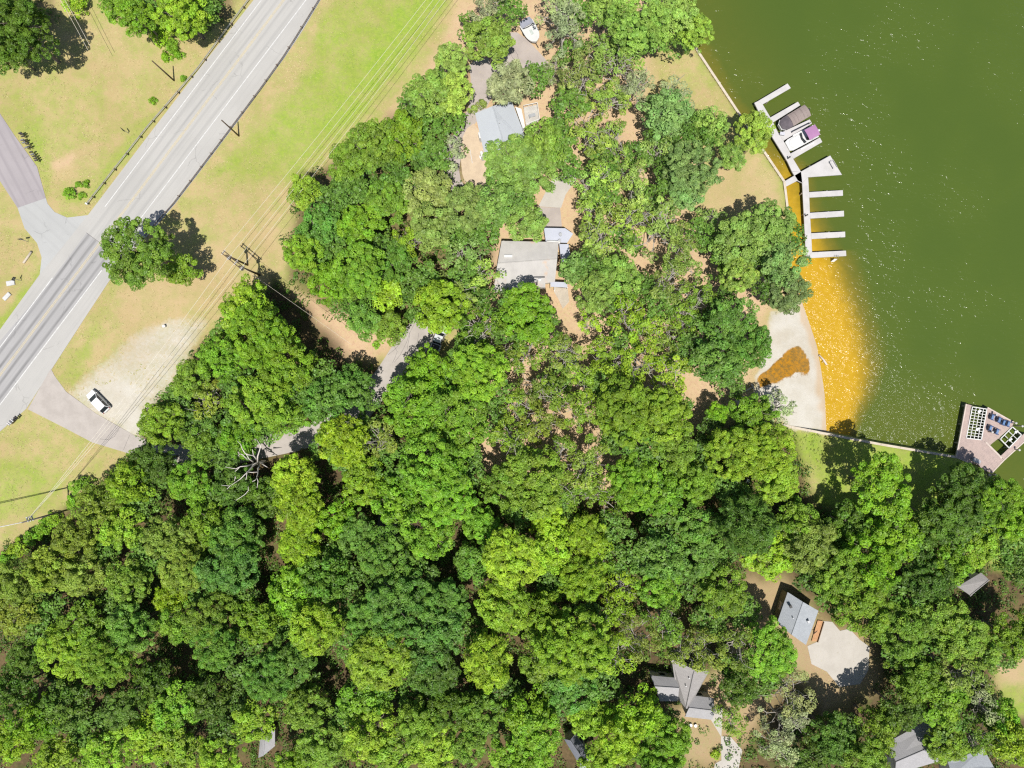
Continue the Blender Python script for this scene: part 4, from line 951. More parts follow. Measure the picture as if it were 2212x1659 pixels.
def building(name, label, cat, base_uv):
    p = P(*base_uv); return thing(name, label, cat, (p.x, p.y, 0))
def walls(r, poly_xy, h, mat, inset=.35, z0=-.2):
    c = sum((Vector(p) for p in poly_xy), Vector((0, 0))) / len(poly_xy)
    pts = [tuple(Vector(p) + (c - Vector(p)).normalized() * inset) for p in poly_xy]
    mb = MB(); n = len(pts)
    mb.prism(pts, z0, h - .02); w = mb.build('wall', mat, r)
    for i in range(n):      # a window and frame on each long wall
        a, b = Vector(pts[i]), Vector(pts[(i + 1) % n]); L = (b - a).length
        if L < 3: continue
        d = (b - a) / L; nrm = Vector((d.y, -d.x)); mid = (a + b) / 2
        if (mid + nrm - c).length < (mid - nrm - c).length: nrm = -nrm
        for k in range(max(1, int(L // 4))):
            q = a + d * (L * (k + .5) / max(1, int(L // 4))) + nrm * .02
            mb = MB(); mb.box((q.x, q.y, 1.5), (1.3, .08, 1.2), math.atan2(d.y, d.x)); f = mb.build('window', m_fasc, r)
            q2 = q + nrm * .03; mb = MB(); mb.box((q2.x, q2.y, 1.5), (1.1, .06, 1.0), math.atan2(d.y, d.x)); mb.build('pane', glass(), f)
    return w
def slope(r, name, pts, mat, th=.14):
    "one roof plane: pts are 3-D corners in order"
    pts = [Vector(p) for p in pts]; n = Vector((0, 0, 0))
    for i in range(1, len(pts) - 1): n += (pts[i] - pts[0]).cross(pts[i + 1] - pts[0])
    n.normalize()
    if n.z < 0: n = -n
    mb = MB(); mb.loft([[tuple(p - n * th) for p in pts], [tuple(p) for p in pts]]); return mb.build(name, mat, r)
def gable(r, corners, ze, zr, mat, wallmat, axis=0, ridge=.5, wall_h=None, hip=0.0):
    "corners: four (u, v) eave corners seen at eave height; axis 0: ridge from side 3-0 to side 1-2"
    A, B, C, D = [P(u, v, ze) for u, v in corners]
    if axis: A, B, C, D = B, C, D, A
    up = Vector((0, 0, zr - ze))
    m0 = A.lerp(D, ridge) + up; m1 = B.lerp(C, ridge) + up
    if hip: m0, m1 = m0.lerp(m1, hip), m1.lerp(m0, hip)
    slope(r, 'roof', [A, B, m1, m0], mat); slope(r, 'roof', [m0, m1, C, D], mat)
    if hip: slope(r, 'roof', [A, m0, D], mat); slope(r, 'roof', [B, C, m1], mat)
    d = (m1 - m0); mb = MB(); mb.tube([m0 + Vector((0, 0, .01)), m1 + Vector((0, 0, .01))], .09, 6); mb.build('ridge_cap', mat, r)
    walls(r, [tuple(p[:2]) for p in (A, B, C, D)], ze, wallmat)
    if not hip:
        for E, F, m in ((A, D, m0), (B, C, m1)):
            c = (A + B + C + D) / 4; o = (c - (E + F) / 2).normalized() * .35
            mb = MB(); mb.loft([[tuple(x + o) for x in (E, F, m - Vector((0, 0, .16)))], [tuple(x + o * 1.3) for x in (E, F, m - Vector((0, 0, .16)))]]); mb.build('gable_wall', wallmat, r)
    return A, B, C, D, m0, m1

# house with the pale metal roof
zh = zf(1110, 220, 6.38)
h1 = building('metal_roof_house', 'house with a large pale blue-grey metal roof beside the brick patio', 'house', (1085, 285))
Ac, Bc, Cc, Dc = [zh(*p) for p in ((318, 362), (888, 172), (1150, 850), (478, 1062))]
A, B, C, D, m0, m1 = gable(h1, (Ac, Bc, Cc, Dc), 3.1, 3.75, m_metal, m_wallw, axis=1, ridge=.52)
mb = MB(); n = 26
for k in range(1, n):
    t_ = k / n
    for e0, e1, r0_, r1_ in ((B, C, m0, m1), (A, D, m0, m1)):
        a = e0.lerp(e1, t_); b = r0_.lerp(r1_, t_); d = b - a
        mb.tube([a + Vector((0, 0, .02)), b + Vector((0, 0, .02))], .022, 4)
mb.build('standing_seam', m_seam, h1, kind='stuff')
A2, B2_, C2, D2 = [P(*zh(*p), 2.75) for p in ((945, 262), (1040, 290), (1095, 560), (1075, 640))]
slope(h1, 'porch_roof', [A2, B2_, C2, D2], m_fasc)
for x, y in ((395, 705), (425, 1000)):
    p = P(*zh(x, y), 2.2); mb = MB(); mb.box((p.x, p.y, 1.3), (.5, 1.1, 2.2), .25); mb.build('bay', m_fasc, h1, bevel=.05)
p = P(*zh(700, 520), 3.7); mb = MB(); mb.tube([(p.x, p.y, 3.3), (p.x, p.y, 3.95)], .09, 8); mb.build('vent_pipe', m_grey, h1)
p = P(*zh(1180, 370)); dk = thing('house_deck', 'weathered grey side deck of the metal roofed house', 'deck', (p.x, p.y, 0))
m_gdeck = pm('grey_deck_boards', (.52, .50, .47), (.43, .41, .38), 1, .85, .2)
pts = [P(*zh(*q), .5) for q in ((1075, 270), (1285, 225), (1320, 480), (1110, 560))]
boards([tuple(q[:2]) for q in pts], math.radians(80), .16, .02, .5, .05).build('deck_board', m_gdeck, dk, kind='stuff')
for a, b in ((0, 1), (1, 2), (2, 3)):
    d = pts[b] - pts[a]; mb = MB(); mb.box((pts[a] + pts[b]) / 2 + Vector((0, 0, .9)), (d.length, .09, .08), math.atan2(d.y, d.x)); mb.build('railing', m_white, dk)
    for k in range(4): q = pts[a].lerp(pts[b], k / 3); mb = MB(); mb.box((q.x, q.y, .7), (.09, .09, 1.4)); mb.build('railing_post', m_white, dk)
p = P(*zh(1205, 412), .6); tb_ = thing('patio_table', 'grey patio table on the side deck of the metal roofed house', 'table', (p.x, p.y, .51), .3)
rbox('table_top', (0, 0, .72), (1.2, .6, .05), m_grey, tb_)
for sx in (-.5, .5):
    for sy in (-.22, .22): rbox('leg', (sx, sy, .35), (.06, .06, .7), m_grey, tb_)
# patio kerb line
a, b = P(*zh(240, 930)), P(*zh(275, 1140)); mb = MB(); mb.tube([a + Vector((0, 0, .07)), b + Vector((0, 0, .07))], .06, 6); setp(mb.build('garden_hose', m_fasc, origin=tuple(a)), 'pale straight hose lying on the tan patio', 'hose')
p = P(*zh(415, 1060)); t = thing('patio_chair', 'white patio chair at the lower corner of the metal roof', 'chair', (p.x, p.y, .03), .4)
rbox('seat', (0, 0, .42), (.55, .55, .05), m_white, t); rbox('backrest', (0, .27, .7), (.55, .05, .55), m_white, t)
for sx in (-.24, .24):
    for sy in (-.24, .24): rbox('leg', (sx, sy, .2), (.05, .05, .4), m_white, t)

# long tan-grey house in the middle of the wood
zg = zf(1160, 480, 5.184)
h2 = building('flat_roof_house', 'low tan-grey house in the middle of the wood with rusty roof stains', 'house', (1130, 560))
def rust(name, base, stain):
    m = bpy.data.materials.new(name); nt, bs, _ = nodes(m); co = coords(nt)
    f = ramp(nt, noise(nt, co, .22, 5, .6), .56, .68)
    c = mixc(nt, ramp(nt, noise(nt, co, .7, 5), .35, .7), base, tuple(x * .88 for x in base)); c = mixc(nt, mth(nt, 'MULTIPLY', f, .6), c, stain)
    w = N(nt, 'TexWave'); w.inputs['Scale'].default_value = 1.2; nt.links.new(co, w.inputs[0])
    c = mixc(nt, mth(nt, 'MULTIPLY', w.outputs['Fac'], .12), c, tuple(x * .8 for x in base))
    nt.links.new(c, bs.inputs['Base Color']); bs.inputs['Roughness'].default_value = .85; return m
m_r2 = rust('stained_roofing', (.40, .385, .37), (.50, .31, .18))
gable(h2, [zg(*p) for p in ((335, 560), (1055, 575), (1010, 1075), (225, 1215))], 3.2, 4.0, m_r2, m_wallw, axis=0, ridge=.45)
m_lr = pm('pale_blue_roofing', (.41, .43, .50), (.37, .39, .46), .5, .6)
pts = [P(*zg(*p), 2.7) for p in ((870, 395), (1140, 400), (1240, 470), (1165, 585), (895, 570))]
slope(h2, 'wing_roof', pts, m_lr); walls(h2, [tuple(p[:2]) for p in pts], 2.6, m_wallw)
pts = [P(*zg(*p), 2.5) for p in ((1065, 600), (1180, 600), (1215, 790), (1090, 830))]
slope(h2, 'wing_roof', pts, m_lr); walls(h2, [tuple(p[:2]) for p in pts], 2.4, m_wallw)
pts = [P(*zg(*p), 4.6) for p in ((745, 1025), (888, 1025), (888, 1150), (745, 1150))]
mb = MB(); mb.prism([tuple(p[:2]) for p in pts], 2.5, 4.6); mb.build('dormer', m_r2, h2)
mb = MB(); c = sum(pts, Vector()) / 4; mb.box(c + Vector((0, .45, .15)), (.5, .4, .5)); mb.build('chimney', m_white, h2, bevel=.02)
p = P(*zg(420, 755), 3.9); mb = MB(); mb.box((p.x, p.y, 3.95), (1.4, .45, .5)); mb.build('roof_vent', m_fasc, h2)
p = P(*zg(990, 570), 2.9); mb = MB(); mb.tube([(p.x - 1.2, p.y, 2.9), (p.x + 1.2, p.y - .1, 2.9)], .28, 10); mb.build('roof_tank', m_white, h2, smooth=True)
for x, y in ((1080, 480), (1068, 560)):
    p = P(*zg(x, y), 2.9); mb = MB(); mb.tube([(p.x, p.y, 2.6), (p.x, p.y, 3.1)], .3, 8); mb.build('roof_fan', m_grey, h2)
p = P(*zg(1090, 1210)); dk = thing('house_deck', 'tan corner deck with white rail below the stained roof house', 'deck', (p.x, p.y, 0))
pts = [P(*zg(*q), .5) for q in ((1005, 1145), (1172, 1160), (1190, 1330), (1110, 1420), (1050, 1290), (1000, 1210))]
boards([tuple(q[:2]) for q in pts], math.radians(85), .16, .02, .5, .05).build('deck_board', pm('tan_deck_boards', (.50, .44, .36), (.42, .37, .3), 1, .85, .2), dk, kind='stuff')
mb = MB(); a, b = pts[0], pts[1]; d = b - a; mb.box((a + b) / 2 + Vector((0, 0, .9)), (d.length, .1, .09), math.atan2(d.y, d.x)); mb.build('railing', m_white, dk)
mb = MB(); a, b = pts[0], pts[5]; d = b - a; mb.box((a + b) / 2 + Vector((0, 0, .9)), (d.length, .1, .09), math.atan2(d.y, d.x)); mb.build('railing', m_white, dk)
p = P(*zg(1080, 1110), 2.3); t = thing('patio_canopy', 'pale blue patio canopy between the stained roof house and the trees', 'canopy', (p.x, p.y, 0))
pts = [P(*zg(*q), 2.4) for q in ((950, 1075), (1165, 1085), (1168, 1150), (955, 1140))]
slope(t, 'canopy_top', pts, m_lr, .06)
for q in pts: mb = MB(); mb.tube([(q.x, q.y, 0), (q.x, q.y, 2.33)], .05, 6); mb.build('canopy_post', m_white, t)

# blue-grey cabin by the pale concrete drive
c1 = building('shingled_cabin', 'blue-grey shingled house beside the broad pale concrete drive', 'house', (1722, 1330))
gable(c1, [q5(*p) for p in ((255, 270), (700, 540), (520, 1035), (100, 720))], 3.0, 4.6, m_sh_blue, pm('olive_siding', (.23, .21, .13), None, .8, .8), axis=1, ridge=.62)
a, b = P(*q5(765, 690)), P(*q5(675, 985)); d = b - a
t = thing('brick_terrace', 'narrow orange-brown terrace along the blue-grey shingled house', 'terrace', (a.x, a.y, 0))
pts = [P(*q5(*q), .25) for q in ((690, 680), (765, 690), (678, 978), (600, 985))]
boards([tuple(q[:2]) for q in pts], math.atan2(d.y, d.x), .2, .02, .25, .06).build('terrace_board', pm('orange_boards', (.48, .27, .14), (.40, .22, .11), 1, .85, .2), t, kind='stuff')
mb = MB(); mb.box((a + b) / 2 + Vector((0, 0, .3)), (d.length, .08, .5), math.atan2(d.y, d.x)); mb.build('edge_rail', m_wallb, t)
p = P(*q5(640, 840), .3); t = thing('garden_statue', 'small dark bent figure ornament on the orange terrace', 'ornament', (p.x, p.y, .27), 0)
mb = MB(); mb.tube([(0, -.35, .0), (.05, 0, .45), (.2, .4, .75)], .08, 6, .06); mb.build('stem', m_dark, t, origin=(0, 0, 0)); mb = MB(); mb.tube([(.05, 0, .45), (-.3, -.1, .5)], .05, 5, .03); mb.build('arm', m_dark, t, origin=(0, 0, 0))

# cross-gabled house near the bottom
h3 = building('cross_gable_house', 'grey cross-gabled house near the bottom with a small lawn', 'house', (1490, 1480))
gable(h3, [q6(*p) for p in ((420, 260), (960, 330), (760, 860), (500, 840))][0:1] + [q6(900, 420), q6(640, 890), q6(500, 780)], 3.2, 4.8, m_sh_grey, m_wallw, axis=1, ridge=.45)
A_, B__, C_, D_ = [q6(*p) for p in ((640, 720), (960, 760), (940, 1040), (590, 1000))]
gable(h3, (A_, B__, C_, D_), 2.9, 4.3, m_sh_pale, m_wallw, axis=0, ridge=.42)
gable(h3, [q6(*p) for p in ((150, 470), (490, 500), (500, 800), (270, 800))], 3.0, 4.3, m_sh_pale, m_wallw, axis=0, ridge=.3)
for i, (x, y) in enumerate(((660, 1098), (722, 1104))):
    p = P(*q6(x, y)); t = thing('garden_stool', ('left' if i == 0 else 'right') + ' one of two round white stools on the small lawn below the cross-gabled house', 'stool', (p.x, p.y, 0), 0, 'white stools on the lawn')
    mb = MB(); mb.tube([(p.x, p.y, .36), (p.x, p.y, .42)], .3, 12); mb.build('seat', m_white, t); mb = MB(); mb.tube([(p.x, p.y, 0), (p.x, p.y, .36)], .12, 8, .18); mb.build('leg', m_grey, t)

def vents(r, spots, z):
    for (u, v) in spots:
        p = P(u, v, z); mb = MB(); mb.tube([(p.x, p.y, z - .8), (p.x, p.y, z + .3)], .08, 8); mb.build('vent_pipe', m_grey, r)
vents(c1, [q5(430, 560), q5(330, 640)], 4.4); vents(h3, [q6(600, 600), q6(640, 500)], 4.6)
for x, y in ((560, 700), (300, 480)):
    p = P(*q5(x, y), 4.3); mb = MB(); mb.box((p.x, p.y, 4.25), (.45, .45, .3), .45); mb.build('roof_vent', m_dark if x < 400 else m_grey, c1)
# sheds and partly hidden roofs
zd = zf(2320, 1380, 13.825)
s1 = building('garden_shed', 'small grey shed roof among the trees near the right edge', 'shed', (2110, 1262))
gable(s1, [zd(*p) for p in ((250, 720), (1040, 250), (1260, 520), (680, 1060))], 2.4, 3.3, m_sh_grey, m_wallw, axis=0, ridge=.72)
ze_ = zf(2130, 1740, 5.978)
h4 = building('corner_house', 'pale grey house roof at the bottom right corner under trees', 'house', (1960, 1620))
gable(h4, [ze_(*p) for p in ((205, 440), (900, 60), (1200, 640), (330, 900))], 3.1, 5.0, m_sh_pale, m_wallw, axis=0, ridge=.42)
gable(h4, [ze_(*p) for p in ((1100, 720), (1620, 520), (1760, 900), (1100, 960))], 3.0, 4.3, m_sh_blue, m_wallw, axis=0, ridge=.6)
zb = zf(580, 1740, 11.06)
s2 = building('tin_shed', 'pale tin roofed shed hidden under trees at the bottom left', 'shed', (578, 1612))
gable(s2, [zb(*p) for p in ((640, 420), (1010, 480), (1010, 900), (560, 1220))], 2.6, 3.5, m_sh_pale, m_wallb, axis=1, ridge=.6)
zl = zf(834, 1250, 2.652)
s3 = building('dark_shed', 'dark shed, deep shade coloured into its grey roof, in the middle of the wood', 'shed', (838, 1140))
gable(s3, [zl(*p) for p in ((240, 20), (380, 50), (360, 175), (215, 160))], 2.5, 3.4, m_sh_shade, m_wallb, axis=1, ridge=.5)
p = P(*zl(330, 150), .5); t = thing('garden_cart', 'small blue-grey cart beside the dark shed in the wood', 'cart', (p.x, p.y, 0), .3)
rbox('tray', (0, 0, .7), (1.3, .8, .35), m_grey, t, .05)
for sx in (-.45, .45):
    for sy in (-.45, .45): mb = MB(); mb.tube([(sx, sy - .06, .28), (sx, sy + .06, .28)], .27, 10); mb.build('wheel', m_tyre, t, origin=(0, 0, 0))
h5 = building('bottom_house', 'dark blue-grey roof at the bottom edge beside a pale outbuilding', 'house', (1240, 1610))
gable(h5, [zl(*p) for p in ((1440, 1470), (1510, 1440), (1610, 1570), (1530, 1620))], 3.0, 4.2, pm('slate_roofing', (.17, .18, .21), None, .8, .8), m_wallw, axis=1)
s4 = building('outbuilding', 'small pale flat outbuilding at the bottom edge of the photo', 'shed', (1260, 1640))
gable(s4, [zl(*p) for p in ((1545, 1615), (1600, 1600), (1590, 1650), (1540, 1665))], 2.4, 2.7, m_lr, m_wallw, axis=0)
p = P(*zl(820, 1470), 0); t = thing('garden_bench', 'pale bench in a gap of the wood near the bottom', 'bench', (p.x, p.y, 0), .6)
rbox('seat', (0, 0, .45), (1.6, .5, .06), m_slab, t); rbox('backrest', (0, .25, .75), (1.6, .06, .5), m_slab, t)
for sx in (-.6, .6): rbox('leg', (sx, 0, .2), (.1, .45, .42), m_slab, t)
# white pole frame in the clearing by the lawn
z9 = zf(1760, 1100, 15.8)
p = P(*z9(880, 1100)); t = thing('pole_frame', 'white three-legged pole frame standing in a small clearing by the lawn', 'frame', (p.x, p.y, 0))
apex = Vector((p.x, p.y, 2.3))
for q in ((825, 1260), (1065, 1305), (960, 960)):
    g = P(*z9(*q)); mb = MB(); mb.tube([g, apex], .05, 6); mb.build('leg', m_white, t)
mb = MB(); mb.box(apex, (.5, .5, .1)); mb.build('top_plate', m_white, t)
# ------------------------------------------------------------------ trees
LEAF = leaf_material('leaves')
BARK = pm('bark', (.20, .17, .14), (.12, .10, .08), 1.5, .9, .3)
PALEBARK = pm('pale_bark', (.42, .39, .35), (.30, .27, .24), 1.2, .9, .2)
DEADBARK = pm('dead_bark', (.62, .58, .53), (.50, .46, .42), 1.2, .9, .2)

def leaf_cloud(cent, rad, nleaf, size, rng, up=.75, flat=.75, elong=1.0, tone=None):
    "rhombic folded leaf clusters spread over clumps; returns verts, faces, tone, hue"
    n = len(cent); idx = np.repeat(np.arange(n), nleaf); m = len(idx)
    d = rng.normal(size=(m, 3)); d[:, 2] = np.abs(d[:, 2]) * 1.0 - .35 * rng.random(m); d /= np.linalg.norm(d, axis=1)[:, None]
    rr = rad[idx] * (.62 + .42 * rng.random(m) ** .6)
    pos = cent[idx] + d * rr[:, None] * np.array([1, 1, flat])
    nrm = d * .8 + np.array([0, 0, up]) + rng.normal(size=(m, 3)) * .42; nrm /= np.linalg.norm(nrm, axis=1)[:, None]
    t = np.cross(nrm, rng.normal(size=(m, 3))); t /= np.linalg.norm(t, axis=1)[:, None] + 1e-9
    b = np.cross(nrm, t)
    s = size * (.65 + .7 * rng.random(m)); w = s * .62 / elong; l = s * elong
    v = np.stack([pos - t * l[:, None] * .5, pos + b * w[:, None] * .5 + nrm * (s * .08)[:, None], pos + t * l[:, None] * .5, pos - b * w[:, None] * .5 + nrm * (s * .08)[:, None]], 1).reshape(-1, 3)
    f = np.arange(m * 4).reshape(m, 4)
    ct = rng.random(n) if tone is None else tone
    tn = np.clip(ct[idx] * .6 + rng.random(m) * .4, 0, 1); hu = np.clip(rng.random(n)[idx] * .7 + rng.random(m) * .3, 0, 1)
    return v, f, np.repeat(tn, 4), np.repeat(hu, 4)

def crown_mesh(seed, R, shape):
    rng = np.random.default_rng(seed)
    ph = rng.random(6) * 6.28; amp = {'o': .17, 'r': .07, 's': .22, 'b': .12}[shape]
    def outline(a): return 1 + amp * (np.sin(2 * a + ph[0]) * .5 + np.sin(3 * a + ph[1]) * .6 + np.sin(5 * a + ph[2]) * .5 + np.sin(8 * a + ph[3]) * .3)
    if shape == 'r': rc, dens, vs, nl, sz, el = .55, 1.75, .62, 46, .34, 1.7
    elif shape == 's': rc, dens, vs, nl, sz, el = .72, .62, .55, 56, .34, 1.25
    elif shape == 'b': rc, dens, vs, nl, sz, el = .42, 1.7, .6, 40, .26, 1.1
    else: rc, dens, vs, nl, sz, el = .64, 1.22, .72, 84, .31, 1.1
    if shape == 'o' and seed % 2: rc, dens, nl, sz = .50, 1.3, 100, .235      # finer-leaved kind
    # boughs: secondary domes that give the crown its lobes
    nb = {'o': 9, 'r': 6, 's': 9, 'b': 4}[shape]
    ba = rng.random(nb) * 6.28 + np.arange(nb) * 2.4; br = R * (.25 + .42 * rng.random(nb))
    bz = R * vs * (.25 + .55 * rng.random(nb)); bR = R * (.30 + .16 * rng.random(nb))
    if shape == 'o' and R > 5: dens *= 1.1
    n = int(dens * R * R / (rc * rc) * 1.15)
    C = []; Rr = []
    k = 0
    while len(C) < n and k < n * 30:
        k += 1
        if rng.random() < (.5 if shape == 'o' else .62 if shape == 's' else .25):
            j = rng.integers(nb); d = rng.normal(size=3); d[2] = abs(d[2]) * .8 - .15; d /= np.linalg.norm(d)
            p = np.array([br[j] * math.cos(ba[j]), br[j] * math.sin(ba[j]), bz[j]]) + d * bR[j] * np.array([1, 1, .8])
        else:
            a = rng.random() * 6.283; u = math.sqrt(rng.random()); z = math.sqrt(max(0, 1 - u * u))
            q = rng.random() ** .35
            p = np.array([u * R * math.cos(a), u * R * math.sin(a), (z * q * vs - .12 * u) * R])
        a = math.atan2(p[1], p[0]); r = math.hypot(p[0], p[1])
        if r > R * outline(a) * .93: continue
        C.append(p); Rr.append(rc * (.62 + .75 * rng.random()))
    C = np.array(C); Rr = np.array(Rr)
    if shape in 'or':      # a lower filling layer, so that only the rim is broken
        m = int(R * R / (rc * rc) * .75); a = rng.random(m) * 6.283; u = np.sqrt(rng.random(m)) * .86
        C = np.vstack([C, np.stack([u * R * np.cos(a), u * R * np.sin(a), R * vs * .35 * (1 - u * u) - .1 * R], 1)]); Rr = np.concatenate([Rr, rc * (.8 + .5 * rng.random(m))])
    # drooping skirt
    ns = max(6, int(R * 2.6)); a = rng.random(ns) * 6.283; rr = R * outline(a) * (.72 + .2 * rng.random(ns))
    C = np.vstack([C, np.stack([rr * np.cos(a), rr * np.sin(a), -R * (.1 + .3 * rng.random(ns))], 1)]); Rr = np.concatenate([Rr, rc * (.7 + .5 * rng.random(ns))])
    tone = np.clip(rng.random(len(C)), 0, 1)
    v, f, tn, hu = leaf_cloud(C, Rr, nl, sz, rng, elong=el, tone=tone)
    return npmesh('crown', v, f, LEAF, dict(tone=tn, hue=hu)), C

def limb_path(a, b, rng, k=4, wob=.12):
    L = (b - a).length
    return [a.lerp(b, i / k) + Vector(rng.normal(size=3)) * (wob * L * math.sin(math.pi * i / k) * .5) + Vector((0, 0, .12 * L * math.sin(math.pi * i / k))) for i in range(k + 1)]
def trunk_mesh(seed, R, Hc, C, nlimb, r0, mat, twigs=0):
    "trunk from the ground to the crown at height Hc, limbs reaching to foliage clumps"
    rng = np.random.default_rng(seed + 99); mb = MB()
    lean = Vector((rng.normal() * .15, rng.normal() * .15, 0))
    fork = Vector((0, 0, Hc * .62)) + lean
    mb.tube([(0, 0, -.3), (0, 0, .15), Vector((0, 0, Hc * .3)) + lean * .6, fork], r0 * 1.25, 8, r0 * .75)
    order = rng.permutation(len(C))[:nlimb]
    for j, i in enumerate(order):
        e = Vector(C[i]) + Vector((0, 0, Hc)); path = limb_path(fork.lerp(fork + Vector((0, 0, Hc * .25)), rng.random()), e, rng)
        mb.tube(path, r0 * .42, 5, .035, cap=False)
        for q in range(twigs):
            s = path[2 + q % 2]; mb.tube(limb_path(s, s + Vector(rng.normal(size=3)) * R * .22 + Vector((0, 0, R * .1)), rng, 2), .06, 4, .02, cap=False)
    me = bpy.data.meshes.new('trunk'); me.from_pydata(mb.v, [], mb.f); me.materials.append(mat); me.update()
    for p in me.polygons: p.use_smooth = True
    return me

VAR = {}
def variants(shape, R, n, nlimb, mat, twigs=0):
    for k in range(n):
        seed = int(R * 50) * 2 + k * 17 + ord(shape) * 1000
        me, C = crown_mesh(seed, R, shape)
        VAR.setdefault((shape, R), []).append((me, trunk_mesh(seed, R, R * 1.9, C, nlimb, .07 * R * .75, mat, twigs)))
for R in (2.6, 3.8, 5.2, 6.6): variants('o', R, 4, 12, BARK, 1)
for R in (2.8, 4.2, 5.4): variants('r', R, 3, 8, BARK)
for R in (2.8, 4.0, 5.2): variants('s', R, 4, 26, PALEBARK, 2)
for R in (.7, 1.5, 2.2): variants('b', R, 3, 5, BARK)

COLOURS = {'D': (.105, .200, .020), 'M': (.195, .330, .028), 'G': (.205, .390, .024), 'L': (.265, .425, .028), 'Y': (.315, .485, .026), 'B': (.145, .300, .038), 'O': (.235, .325, .042), 'P': (.330, .390, .150)}
CNAME = {'D': 'dark green', 'M': 'mid green', 'G': 'bright green', 'L': 'yellow-green', 'Y': 'lime green', 'B': 'cool blue-green', 'O': 'olive green', 'P': 'pale grey-green'}
SNAME = {'o': 'broad-crowned', 'r': 'round-topped', 's': 'thin-crowned', 'b': 'bushy'}

